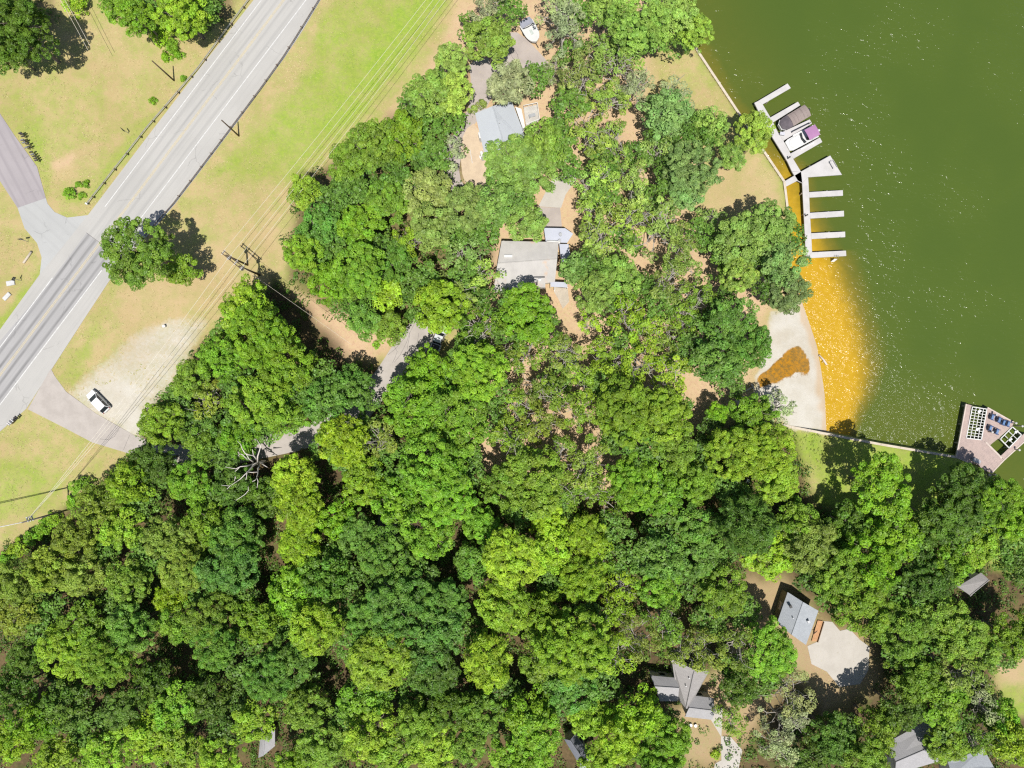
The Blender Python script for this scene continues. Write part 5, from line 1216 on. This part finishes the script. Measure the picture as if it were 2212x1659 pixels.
# apparent crown centre (u, v), crown radius in survey units, colour + form; optional label
TREES = """
38 70 74 Do big dark tree at the top left corner with its shadow to the right
12 110 44 Do dark tree cut by the left edge, below the big dark corner tree|8 30 50 Do dark tree cut by the left edge in the very top left corner
393 30 56 Yo brightest lime tree overhanging the verge at the top left
440 24 40 Yo|300 40 42 Go|258 18 38 Mo|340 5 40 Lo
303 545 74 Mo lone broad tree beside the highway and its driveway bend, main crown
396 582 34 Mo small tree joined to the right side of the lone highway tree
1055 27 42 Ps|1058 88 50 Go|1018 60 30 Go|1100 20 40 Po|1210 15 56 Ps|1216 62 52 Ps|1245 28 42 Os|1180 70 22 Os
1372 55 66 Go|1455 22 52 Lo|1310 15 40 Go|1405 92 46 Go|1503 72 42 Yo lime tree leaning over the lake at the top of the shore|1340 95 40 Mo|1465 95 32 Go
978 133 41 Lo|925 205 50 Mo|985 205 44 Yo|895 232 44 Mo|970 258 34 Lr|960 178 34 Mo
1100 182 42 Pr|1163 172 40 Pr|1130 165 34 Or|1200 150 30 Ps
1265 160 55 Os|1335 140 52 Ls|1310 215 50 Ls|1368 190 45 Ps|1300 110 36 Ms|1240 120 34 Ps
1236 232 48 Go|1270 282 50 Ls|1172 315 50 Go|1105 352 55 Go|1208 300 46 Lo|1150 378 52 Go|1085 390 40 Go|1225 355 42 Lo
1440 250 52 Bo|1455 205 38 Ps|1500 300 54 Bo|1530 275 42 Go|1493 365 58 Bo|1480 415 44 Bo|1582 340 28 Gr small bright round tree on the dry lakeside yard|1628 285 42 Yo lime tree reaching over the dock end from the seawall|1430 300 40 Mo
798 315 54 Mo|758 353 48 Mo|870 298 50 Mo|925 285 44 Oo|938 345 46 Go|878 360 50 Mo|820 383 54 Mo|970 330 30 Ps|760 400 44 Mo
660 418 38 Lo|717 440 46 Mo|758 420 48 Mo|838 433 50 Mo|921 417 50 Oo|1005 450 50 Mo|1071 443 46 Go|1120 430 44 Go|1138 483 42 Mo|1055 500 46 Oo|938 490 50 Mo|888 518 42 Ls|980 510 44 Oo|1010 545 40 Ms
693 490 48 Bo|655 545 44 Lo|780 490 46 Go|730 520 46 Bo|830 540 44 Bo|695 565 40 Go|1040 590 34 Ls|1000 590 40 Ls
1321 315 46 Ls|1305 352 46 Ms|1321 385 48 Ls|1371 400 46 Ls|1278 450 40 Ls|1415 330 36 Ms|1440 385 46 Bo|1310 425 40 Ls|1375 345 40 Ms|1400 440 38 Ms|1270 400 34 Gs
1305 492 50 Ls|1371 477 48 Ls|1421 500 54 Ms|1465 525 44 Ms|1510 505 42 Go|1592 520 56 Mo|1655 492 55 Bo|1700 500 44 Bo|1560 540 44 Go|1470 575 42 Ms|1300 540 34 Ls|1345 530 38 Ls|1540 480 34 Ms
1593 592 42 Yo bright lime tree among blue-green ones near the beach head|1690 570 48 Bo|1663 618 42 Do|1702 632 40 Do|1640 545 46 Bo|1560 610 36 Mo
1493 645 46 Ms|1576 696 54 Bo|1616 740 50 Bo|1516 726 50 Mo|1543 780 50 Bo|1590 786 46 Bo|1576 832 30 Mo|1478 690 42 Ms|1480 760 44 Mo|1530 670 34 Ds
1549 892 23 Gr small bright round tree in the shade below the beach wood|1623 884 36 Go|1682 884 40 Ps pale thin tree on the upper edge of the white beach
1660 968 55 Lo|1576 978 54 Lo|1694 1000 40 Lo|1676 1036 42 Lo|1510 985 46 Do|1540 935 36 Do|1620 935 44 Do|1500 1040 46 Mo|1560 1045 42 Lo|1610 1075 40 Go
1902 1050 70 Go broad bright tree on the lakeside lawn beside the seawall|1905 1120 46 Do|2088 1066 62 Do dark tree in shade next to the wooden deck|2150 1085 56 Go|2190 1110 50 Go|2035 1120 50 Do|2120 1130 48 Do
771 588 58 Go|760 650 50 Mo|838 638 33 Yo small lime-yellow tree above the inner driveway|955 663 52 Yo|925 598 40 Lo|988 622 44 Os|848 712 34 Mo|895 665 30 Lo|810 590 42 Bo|880 620 34 Mo|720 610 48 Go|790 690 36 Bo|985 690 40 Lo|860 570 40 Bo|655 590 40 Lo|1005 640 36 Ls
1138 680 54 Go|1071 665 50 Mo|1038 705 50 Ms|1171 693 42 Mo|1105 720 50 Ms|1020 745 40 Os|1180 735 40 Ms|1075 760 42 Os|1140 765 40 Ms
1271 585 48 Bo|1240 580 34 Bo|1338 598 46 Go|1288 632 42 Go|1371 620 42 Bo|1438 613 46 Ms|1421 660 46 Ls|1350 692 40 Ls|1271 703 25 Ys|1355 735 36 Ls|1310 665 36 Bo|1400 710 38 Ls|1440 720 40 Os
925 806 52 Go|1038 803 64 Go|905 880 64 Go|988 903 64 Go|985 830 56 Go|1075 850 46 Go|950 850 50 Go|1060 920 46 Mo|1000 760 40 Go
808 913 38 Yr|741 953 48 Yr|821 953 46 Os|790 1000 36 Yo|745 985 34 Lo
1221 770 44 Os|1255 813 44 Ls|1155 836 42 Os|1205 870 50 Ms|1121 886 46 Ms|1255 886 44 Ms|1171 915 46 Os|1200 820 36 Ls|1300 830 42 Ls|1330 785 40 Ls|1300 755 36 Ls
1355 886 72 Mo|1421 903 68 Mo|1371 955 68 Mo|1438 820 52 Ls|1388 790 44 Ls|1455 960 50 Mo|1460 885 44 Mo|1310 940 44 Ms
938 1003 74 Go|855 1003 56 Go|788 1040 48 Lo|855 1075 50 Go|971 1072 58 Go|905 1070 46 Go|1020 1010 46 Mo
1105 953 50 Ms|1155 1036 60 Mo|1088 1053 48 Mo|1205 990 46 Ms|1271 1003 54 Os|1371 1036 58 Go|1305 1072 48 Ms|1420 1060 50 Go|1240 1060 46 Ms|1130 1095 44 Go|1200 1090 44 Mo|1460 1020 44 Go
533 668 50 Lo|567 726 68 Go|483 772 52 Go|617 786 62 Mo|533 820 62 Mo|633 853 58 Bo|560 870 58 Lo|700 820 44 Go|705 868 50 Bo|417 820 42 Mo|383 870 46 Mo|450 870 40 Os|350 913 44 Mo|417 915 48 Do|483 922 50 Mo|567 915 50 Go|765 838 46 Bo|490 715 40 Go|620 900 44 Go|520 945 40 Go
433 955 38 Mo|475 985 36 Mo|333 996 42 Do|283 1038 50 Lo|367 1022 46 Mo|417 1040 46 Go|450 1072 44 Mo|640 1030 46 Yr|645 1092 50 Yr lime tree with a pointed top right below the dead tree|707 965 34 Yr|510 1050 40 Do|570 1075 40 Do|500 1010 36 Mo
217 1086 46 Oo|167 1156 46 Oo|267 1138 46 Lo|367 1156 50 Oo|400 1223 54 Oo|517 1156 58 Bo|500 1223 58 Bo|117 1225 50 Oo|50 1258 50 Oo|183 1242 46 Oo|33 1323 50 Oo|100 1292 50 Oo|283 1256 46 Mo|267 1308 46 Bo
367 1290 32 Yr bright green round sapling deep in the lower left wood|310 1080 42 Lo|320 1200 46 Oo|450 1130 44 Mo|225 1190 40 Lo|440 1180 40 Oo
183 1346 50 Mo|150 1406 58 Lo|233 1423 62 Mo|283 1356 50 Bo|383 1346 40 Mo|467 1333 54 Mo|517 1290 46 Go|533 1406 62 Mo|467 1390 54 Bo|583 1456 58 Bo|633 1423 50 Bo|650 1175 48 Yr|633 1273 50 Go|700 1240 50 Bo|683 1356 56 Yr|560 1340 46 Mo|440 1270 42 Oo|610 1330 40 Go|735 1300 46 Bo|95 1350 46 Oo
33 1490 46 Do|83 1556 50 Go|150 1523 50 Do|200 1573 50 Go|333 1473 46 Do|383 1523 50 Go|333 1592 50 Lo|233 1623 50 Lo|133 1635 48 Lo|383 1625 50 Lo|550 1556 48 Lo|483 1573 46 Do|667 1525 46 Mo|700 1606 46 Mo|30 1600 46 Lo|270 1530 44 Do|460 1500 46 Do|480 1630 46 Lo|60 1420 44 Do|520 1505 42 Do|650 1470 36 Bo|640 1650 40 Lo
771 1150 42 Bo|925 1150 54 Go|838 1200 58 Bo|788 1256 50 Bo|888 1246 62 Bo|871 1306 70 Bo|955 1306 58 Bo|805 1342 54 Bo|938 1380 58 Bo|730 1200 40 Go|730 1120 40 Go
821 1425 58 Lr|935 1440 54 Dr|1055 1426 60 Yr large round lime tree with a scalloped rim, low in the middle of the wood|1108 1206 66 Yr large round light green tree with fine swirled foliage in the lower middle|1021 1216 36 Bo|1188 1190 48 Yo|1088 1306 54 Lr|1258 1250 46 Lr|1268 1156 42 Lr|1188 1133 40 Yo|1355 1206 48 Lo|1321 1140 42 Lo|1421 1200 52 Bo|1438 1133 48 Bo|1040 1130 40 Go|760 1400 44 Yo
1171 1323 50 Mo|1238 1390 74 Lo|1170 1420 46 Mo|1271 1340 50 Lo|1321 1323 46 Ls|1371 1373 50 Os|1438 1340 50 Ms|1421 1266 46 Go|1340 1270 40 Ls|1190 1260 40 Mo|1010 1370 42 Go|1330 1410 44 Ls|1300 1200 36 Ls
788 1506 48 Go|805 1580 58 Lo|905 1556 50 Mo|855 1625 48 Lo|955 1525 48 Do|1038 1540 48 Mo|1138 1540 50 Go|1155 1592 58 Go|1105 1630 46 Go|1238 1490 50 Bo|1305 1466 46 Mo|1270 1550 40 Lr|1371 1540 52 Lo|1335 1592 50 Lo|1421 1560 44 Mo|1010 1606 44 Mo|940 1615 46 Lo|1090 1490 44 Do|1200 1460 44 Go|740 1570 44 Lo|1180 1530 40 Go|890 1490 42 Mo|1290 1640 40 Lo|1400 1610 42 Lo
1503 1133 46 Bo|1609 1133 64 Dr|1660 1192 48 Lo|1509 1200 46 Bo|1560 1275 56 Mo|1526 1325 48 Mo|1560 1180 46 Bo|1600 1320 42 Lo|1480 1260 44 Bo|1480 1400 42 Os
1743 1173 50 Oo|1810 1240 58 Mo|1755 1245 44 Do|1876 1206 56 Go|1926 1156 52 Go|2045 1158 52 Do|2040 1215 46 Go|2105 1178 40 Lo|2176 1175 48 Go|1860 1306 58 Mo|1943 1290 54 Mo|1943 1356 54 Mo|2036 1346 54 Mo|1993 1408 54 Mo|2093 1392 54 Mo|1940 1402 38 Mo|2186 1372 46 Mo|2160 1400 46 Mo|2000 1250 50 Do|1818 1172 44 Mo|2196 1222 36 Do|1720 1120 46 Mo|1980 1190 46 Go|1830 1130 44 Do|1790 1290 40 Mo
2076 1458 54 Os|1976 1460 46 Mo|1940 1535 46 Do|2030 1510 50 Mo|2155 1545 44 Go bright green tree beside the sunny lawn at the right edge|2060 1573 50 Mo|1660 1406 56 Go|1593 1390 50 Os|1515 1400 46 Os|1643 1456 46 Mo|1705 1490 48 Ps|1593 1480 40 Do|1580 1550 34 Ms|1690 1556 48 Ps|1680 1606 46 Ps silvery grey tree with bare twigs left of the bottom right house|1793 1590 52 Do|1812 1580 46 Do|1860 1630 46 Mo|2176 1600 46 Lo|1898 1570 44 Mo|1450 1590 42 Go|1425 1640 44 Go|2110 1590 44 Ms|1750 1630 44 Do|1580 1430 40 Lo|2042 1602 46 Mo mid green tree overhanging the middle of the bottom right corner house|2120 1520 36 Ps
"""
SHRUBS = """
165 8 26 Yb yellow-green bush at the top edge left of the clearing
372 100 14 Gb leafy bush below the lime trees by the guardrail, upper one
388 116 9 Gb leafy bush below the lime trees by the guardrail, lower right one
362 122 9 Gb leafy bush below the lime trees by the guardrail, lower left one
345 78 18 Yb larger bush at the foot of the lime trees above the guardrail
330 218 6.5 Gb small round clipped shrub in the grass left of the guardrail
150 417 13 Gb low bush in the weedy corner by the junction, largest one
168 400 6 Gb low bush in the weedy corner by the junction, top one
187 398 6 Gb low bush in the weedy corner by the junction, right one
176 424 7 Gb low bush in the weedy corner by the junction, lower one
395 168 6 Gb small bush at the foot of the pole by the left guardrail
183 1055 24 Gb bright bush beside the shadow of the tall grey pole
160 1083 16 Gb smaller bright bush at the base of the tall grey pole
120 1122 15 Yb first yellow-green bush along the edge of the lower left wood
98 1138 17 Gb second bush along the edge of the lower left wood
70 1160 18 Gb third bush along the edge of the lower left wood
42 1182 18 Yb fourth bush along the edge of the lower left wood
15 1205 18 Gb fifth bush along the edge of the lower left wood, at the photo's left edge
790 703 8 Yb small bright bush on the pinkish dirt above the inner driveway, left one
812 745 6 Gb small bright bush on the pinkish dirt above the inner driveway, lower one
1038 226 9 Ob grey-green bush at the upper left corner of the metal roof
1022 238 8 Ob grey-green bush left of the metal roof house
1545 1630 9 Yb small bush on the lawn edge by the lower path
"""
LANDMARKS = [('the metal roof house', 1085, 285), ('the stained-roof house', 1130, 560), ('the two-legged power pole', 545, 590), ('the white SUV', 218, 865), ('the dead white tree', 560, 1000),
    ('the tall grey pole', 149, 1100), ('the dark shed', 838, 1140), ('the blue-grey shingled house', 1722, 1330), ('the cross-gabled house', 1490, 1480), ('the small grey shed roof', 2110, 1262),
    ('the bottom right corner house', 1960, 1625), ('the tin shed roof', 580, 1610), ('the roof at the bottom edge', 1245, 1615), ('the white beach', 1720, 800), ('the wooden deck', 2130, 960),
    ('the triangular dock platform', 1780, 360), ('the trailered boat', 1145, 70), ('the half-hidden pickup', 945, 730), ('the green lakeside lawn', 1740, 990), ('the broad concrete drive', 1820, 1420),
    ('the large round lime tree', 1055, 1426), ('the bright green sapling', 367, 1290), ('the large round swirled tree', 1108, 1206), ('the small lime-yellow tree', 838, 638), ('the bottom left photo corner', 0, 1659),
    ('the covered boat', 1716, 255), ('the lone highway tree', 303, 545)]
DIRS = ['right of', 'above right of', 'above', 'above left of', 'left of', 'below left of', 'below', 'below right of']
def parse(txt):
    out = []
    for line in txt.strip().split('\n'):
        for it in line.split('|'):
            w = it.strip().split(' ', 4)
            out.append([float(w[0]), float(w[1]), float(w[2]), w[3], w[4] if len(w) > 4 else None])
    return out
T = parse(TREES)
# the 300 trees that show largest stay single things; the rest become one low canopy layer
REST = []
while len(T) > 300:
    best = None
    for i, a in enumerate(T):
        if a[4]: continue
        cov = 0.0
        for j, b in enumerate(T):
            if i == j: continue
            d = math.hypot(a[0] - b[0], a[1] - b[1])
            if d < a[2] + b[2]: cov += max(0, (a[2] + b[2] - d) / (2 * a[2]))
        sc = cov - a[2] / 30 - (.8 if a[3][1] == 's' else 0)
        if best is None or sc > best[0]: best = (sc, i)
    REST.append(T.pop(best[1]))
for a in T:
    if not a[4] and a[3][1] != 's' and a[1] > 600: a[2] *= 1.07
def sector(t, l): return int(round(math.atan2(-(t[1] - l[2]), t[0] - l[1]) / (math.pi / 4))) % 8
table = {}
for l in LANDMARKS:
    for s in range(8):
        q = sorted([(math.hypot(t[0] - l[1], t[1] - l[2]), i) for i, t in enumerate(T) if sector(t, l) == s])
        for r, (dd_, i) in enumerate(q): table.setdefault(i, []).append((r * 1.0 + dd_ / 90, r, l[0], s))
ORD = ['nearest', 'second', 'third', 'fourth', 'fifth', 'sixth', 'seventh', 'eighth', 'ninth', 'tenth', 'eleventh', 'twelfth', 'thirteenth', 'fourteenth', 'fifteenth', 'sixteenth']
for i, t in enumerate(T):
    if t[4]: continue
    _, r, ln, s = min(table[i]); r = min(r, 15)
    size = 'small ' if t[2] < 37 else 'large ' if t[2] > 59 else ''
    t[4] = f"{size}{CNAME[t[3][0]]} {SNAME[t[3][1]]} tree, {ORD[r]} tree {DIRS[s]} {ln}"

def pick(shape, R):
    ks = sorted([k for k in VAR if k[0] == shape], key=lambda k: abs(math.log(k[1] / R)))
    return ks[0]
trng = random.Random(11)
def plant(u, v, r, code, label, name='tree', cat='tree', group='trees of the wood', hf=1.0):
    col, shape = code[0], code[1]
    Ra = r * K                               # apparent radius at ground scale
    Hc = (2.3 + Ra * 1.32) * trng.uniform(.88, 1.12) * hf if shape != 'b' else Ra * .55
    if shape == 'r': Hc *= 1.18
    p = P(u, v, Hc); R = Ra * (H - Hc) / H
    key = pick(shape, R); me, tm = VAR[key][trng.randrange(len(VAR[key]))]
    s = R / key[1] * 1.04
    t = thing(name, label, cat, (p.x, p.y, 0), trng.uniform(0, 6.283), group)
    c = link('crown' if shape != 'b' else 'foliage', me, t, (0, 0, Hc)); c.scale = (s * trng.uniform(.88, 1.12), s * trng.uniform(.88, 1.12), s * trng.uniform(.85, 1.2))
    b = COLOURS[col]; j = trng.uniform(.86, 1.15); g = trng.uniform(.93, 1.07)
    if u > 900 and v < 640: b = tuple(x * .78 + y * .30 for x, y in zip(b, (.33, .38, .17)))      # paler post oak leaves, plus the brighter down-sun view painted into their colour
    c.color = (b[0] * j * g, b[1] * j, b[2] * j * trng.uniform(.8, 1.25), 1)
    k = link('trunk' if shape != 'b' else 'stem', tm, t); k.scale = (s, s, Hc / (key[1] * 1.9))
    return t
for u, v, r, code, lab in T: plant(u, v, r, code, lab)
for u, v, r, code, lab in parse(SHRUBS): plant(u, v, r, code, lab, 'shrub', 'bush', 'bushes at the edges of the grass')

# the smaller, overtopped trees between them
LOW = {}
def low_crown(R):
    rng = np.random.default_rng(int(R * 10)); n = int(1.5 * R * R / .5)
    a = rng.random(n) * 6.283; u = np.sqrt(rng.random(n)); z = np.sqrt(1 - u * u) * rng.random(n) ** .4 * .55
    C = np.stack([u * np.cos(a) * R * .92, u * np.sin(a) * R * .92, z * R], 1)
    return leaf_cloud(C, .72 * (.7 + .6 * rng.random(n)), 30, .46, rng)
vs, fs, ts, hs, nv = [], [], [], [], 0
CLEAR = [(2110, 1262), (1722, 1330), (1820, 1400), (1480, 1490), (945, 730), (1145, 72), (580, 1605), (1945, 1615), (1240, 1612), (1130, 560), (1090, 285), (1195, 420), (650, 948), (880, 740), (560, 1000), (1740, 980), (1120, 130), (1030, 350), (690, 665), (760, 715), (640, 640), (842, 1125), (1000, 1220)]
for u, v, r, code, _ in REST:
    if min(math.hypot(u - a, v - b) for a, b in CLEAR) < r + 14: continue
    Ra = r * K; Hc = (1.9 + Ra * 1.05); p = P(u, v, Hc); R = Ra * (H - Hc) / H
    k = min((2.8, 3.6, 4.4), key=lambda q: abs(q - R))
    if k not in LOW: LOW[k] = low_crown(k)
    a, f, tn, hu = LOW[k]; an = trng.uniform(0, 6.283); c_, s_ = math.cos(an) * R / k, math.sin(an) * R / k
    w = np.stack([a[:, 0] * c_ - a[:, 1] * s_ + p.x, a[:, 0] * s_ + a[:, 1] * c_ + p.y, a[:, 2] * R / k + Hc], 1)
    sh_ = {'D': -.25, 'B': -.1, 'M': -.05}.get(code[0], .08)
    vs.append(w); fs.append(f + nv); ts.append(np.clip(tn + sh_, 0, 1)); hs.append(hu); nv += len(w)
low = link('understory_canopy', npmesh('understory_canopy', np.vstack(vs), np.vstack(fs), LEAF, dict(tone=np.concatenate(ts), hue=np.concatenate(hs)))); low.color = (.13, .25, .036, 1)
setp(low, 'smaller overtopped trees filling the gaps between the large crowns', 'understory', kind='stuff')

# dead white tree: bare limbs over the gap
zdt = zf(540, 1060, 9.2167)
base = P(*zdt(900, 640), 2.0); base.z = 0
dt = thing('dead_tree', 'bare white dead tree with spreading limbs in a gap of the wood', 'tree', tuple(base), 0)
rng = np.random.default_rng(5)
top = Vector((base.x - .2, base.y, 5.7))
mb = MB(); mb.tube([base - Vector((0, 0, .3)), base + Vector((0, .1, 2)), top], .32, 9, .24); mb.build('trunk', DEADBARK, dt, smooth=True)
limbs = [[(850, 650), (700, 720), (620, 820), (520, 920), (430, 1010), (340, 1070)], [(820, 620), (820, 500), (860, 380), (890, 270), (800, 120)], [(800, 570), (730, 480), (600, 460), (540, 430), (470, 320), (440, 230), (360, 150)],
         [(720, 620), (620, 550), (590, 490), (540, 420)], [(600, 570), (540, 520), (480, 460), (420, 440), (380, 490)], [(870, 680), (830, 780), (825, 900), (800, 980), (830, 1060), (805, 1210)], [(800, 980), (760, 1040), (700, 1065)],
         [(620, 830), (580, 850), (570, 960), (555, 1030)], [(920, 660), (970, 700), (1040, 745)], [(680, 690), (560, 715), (430, 730), (330, 780), (100, 740)], [(400, 760), (300, 850)], [(610, 1180), (610, 1270), (540, 1350), (440, 1420), (330, 1490)],
         [(730, 470), (700, 340)], [(820, 850), (700, 860), (600, 850)], [(340, 1070), (200, 1165), (10, 1150)], [(200, 1165), (130, 1235)], [(330, 1000), (320, 940), (300, 1050)]]
for L in limbs:
    n = len(L); pts = [P(*zdt(x, y), 5.5 + min(4.5, .011 * math.hypot(x - 850, y - 650))) for x, y in L]
    d0 = math.hypot(L[0][0] - 850, L[0][1] - 650)
    mb = MB(); mb.tube(pts, max(.06, .17 - d0 * .0002), 6, .035); mb.build('limb', DEADBARK, dt, smooth=True)

# ------------------------------------------------------------------ undergrowth and grass
def sample(A, x, y):
    i = np.clip(np.searchsorted(gx, x), 0, len(gx) - 1); j = np.clip(np.searchsorted(gy, y), 0, len(gy) - 1); return A[j, i]
rng = np.random.default_rng(21)
N_ = 20000; x = rng.uniform(-95, 95, N_); y = rng.uniform(-72, 72, N_)
lit = sample(A_litter, x, y); bare = sample(A_bare, x, y); cl_ = vnoise(x, y, .14, 31)
paved_polys = [to_world(DRV)]
ok = (rng.random(N_) < lit * (cl_ > .12) * .8 * (1 - .6 * bare)) & (sample(sd_land, x, y) < -1.5)
for pp in paved_polys: ok &= ~inside(x, y, pp)
ok &= ~((x > P(1600, 0).x) & (y < P(0, 1240).y) & (x < P(1900, 0).x) & (y > P(0, 1560).y))
x, y = x[ok], y[ok]
cen = np.stack([x, y, np.full(len(x), .25)], 1); rad = rng.uniform(.4, 1.25, len(x))
v, f, tn, hu = leaf_cloud(cen, rad, 28, .34, rng, flat=.8)

ug = link('undergrowth', npmesh('undergrowth', v, f, LEAF, dict(tone=tn, hue=hu))); ug.color = (.10, .19, .025, 1)
setp(ug, 'low leafy undergrowth covering the forest floor', 'undergrowth', kind='stuff')

def tufts(name, label, count, weight, h0, h1, mat, seed, attrs=True):
    rng = np.random.default_rng(seed)
    x = rng.uniform(-95, 68, count); y = rng.uniform(-72, 72, count)
    ok = (rng.random(count) < weight(x, y)) & (sample(sd_land, x, y) < -.6)
    for pp in (to_world(HWY), to_world(DRV), to_world([(-80, 140), (0, 245), (31, 292), (80, 360), (103, 440), (145, 470), (196, 464), (215, 440), (150, 540), (86, 592), (80, 525), (53, 493), (-2, 388), (-80, 275)])): ok &= ~inside(x, y, pp)
    x, y = x[ok], y[ok]; n = len(x); B = 4
    px = np.repeat(x, B) + rng.normal(size=n * B) * .09; py = np.repeat(y, B) + rng.normal(size=n * B) * .09
    a = rng.random(n * B) * 6.283; h = rng.uniform(h0, h1, n * B); w = rng.uniform(.04, .09, n * B); ln = rng.uniform(.05, .22, n * B)
    c, s = np.cos(a), np.sin(a); b0 = np.stack([px - s * w, py + c * w, np.zeros(n * B) - .04], 1); b1 = np.stack([px + s * w, py - c * w, np.zeros(n * B) - .04], 1)
    tp = np.stack([px + c * ln, py + s * ln, h], 1)
    v = np.stack([b0, b1, tp], 1).reshape(-1, 3); f = np.arange(len(v)).reshape(-1, 3)
    g = np.repeat(np.clip(sample(A_green, px, py) + rng.normal(size=n * B) * .22 + .5 * (vnoise(px, py, .35, 77) - .5), 0, 1), 3)
    o = link(name, npmesh(name, v, f, mat, dict(green=g, tone=np.repeat(rng.random(n * B), 3))))
    return setp(o, label, 'grass', kind='stuff')
gm = bpy.data.materials.new('grass_blades'); nt, bs, _ = nodes(gm)
c = mixc(nt, attr(nt, 'green'), mixc(nt, attr(nt, 'tone'), (.38, .30, .14), (.52, .43, .25)), mixc(nt, attr(nt, 'tone'), (.18, .27, .045), (.32, .38, .09)))
nt.links.new(c, bs.inputs['Base Color']); bs.inputs['Roughness'].default_value = .8; bs.inputs['Specular IOR Level'].default_value = .15
tufts('grass_tufts', 'dry and green grass tufts of the roadside fields and lawns', 80000,
      lambda x, y: (1 - sample(A_litter, x, y)) * (1 - .8 * sample(A_bare, x, y)) * (1 - sample(A_sand, x, y)) * (.25 + .75 * (vnoise(x, y, .45, 41) > .45)), .015, .07, gm, 51)
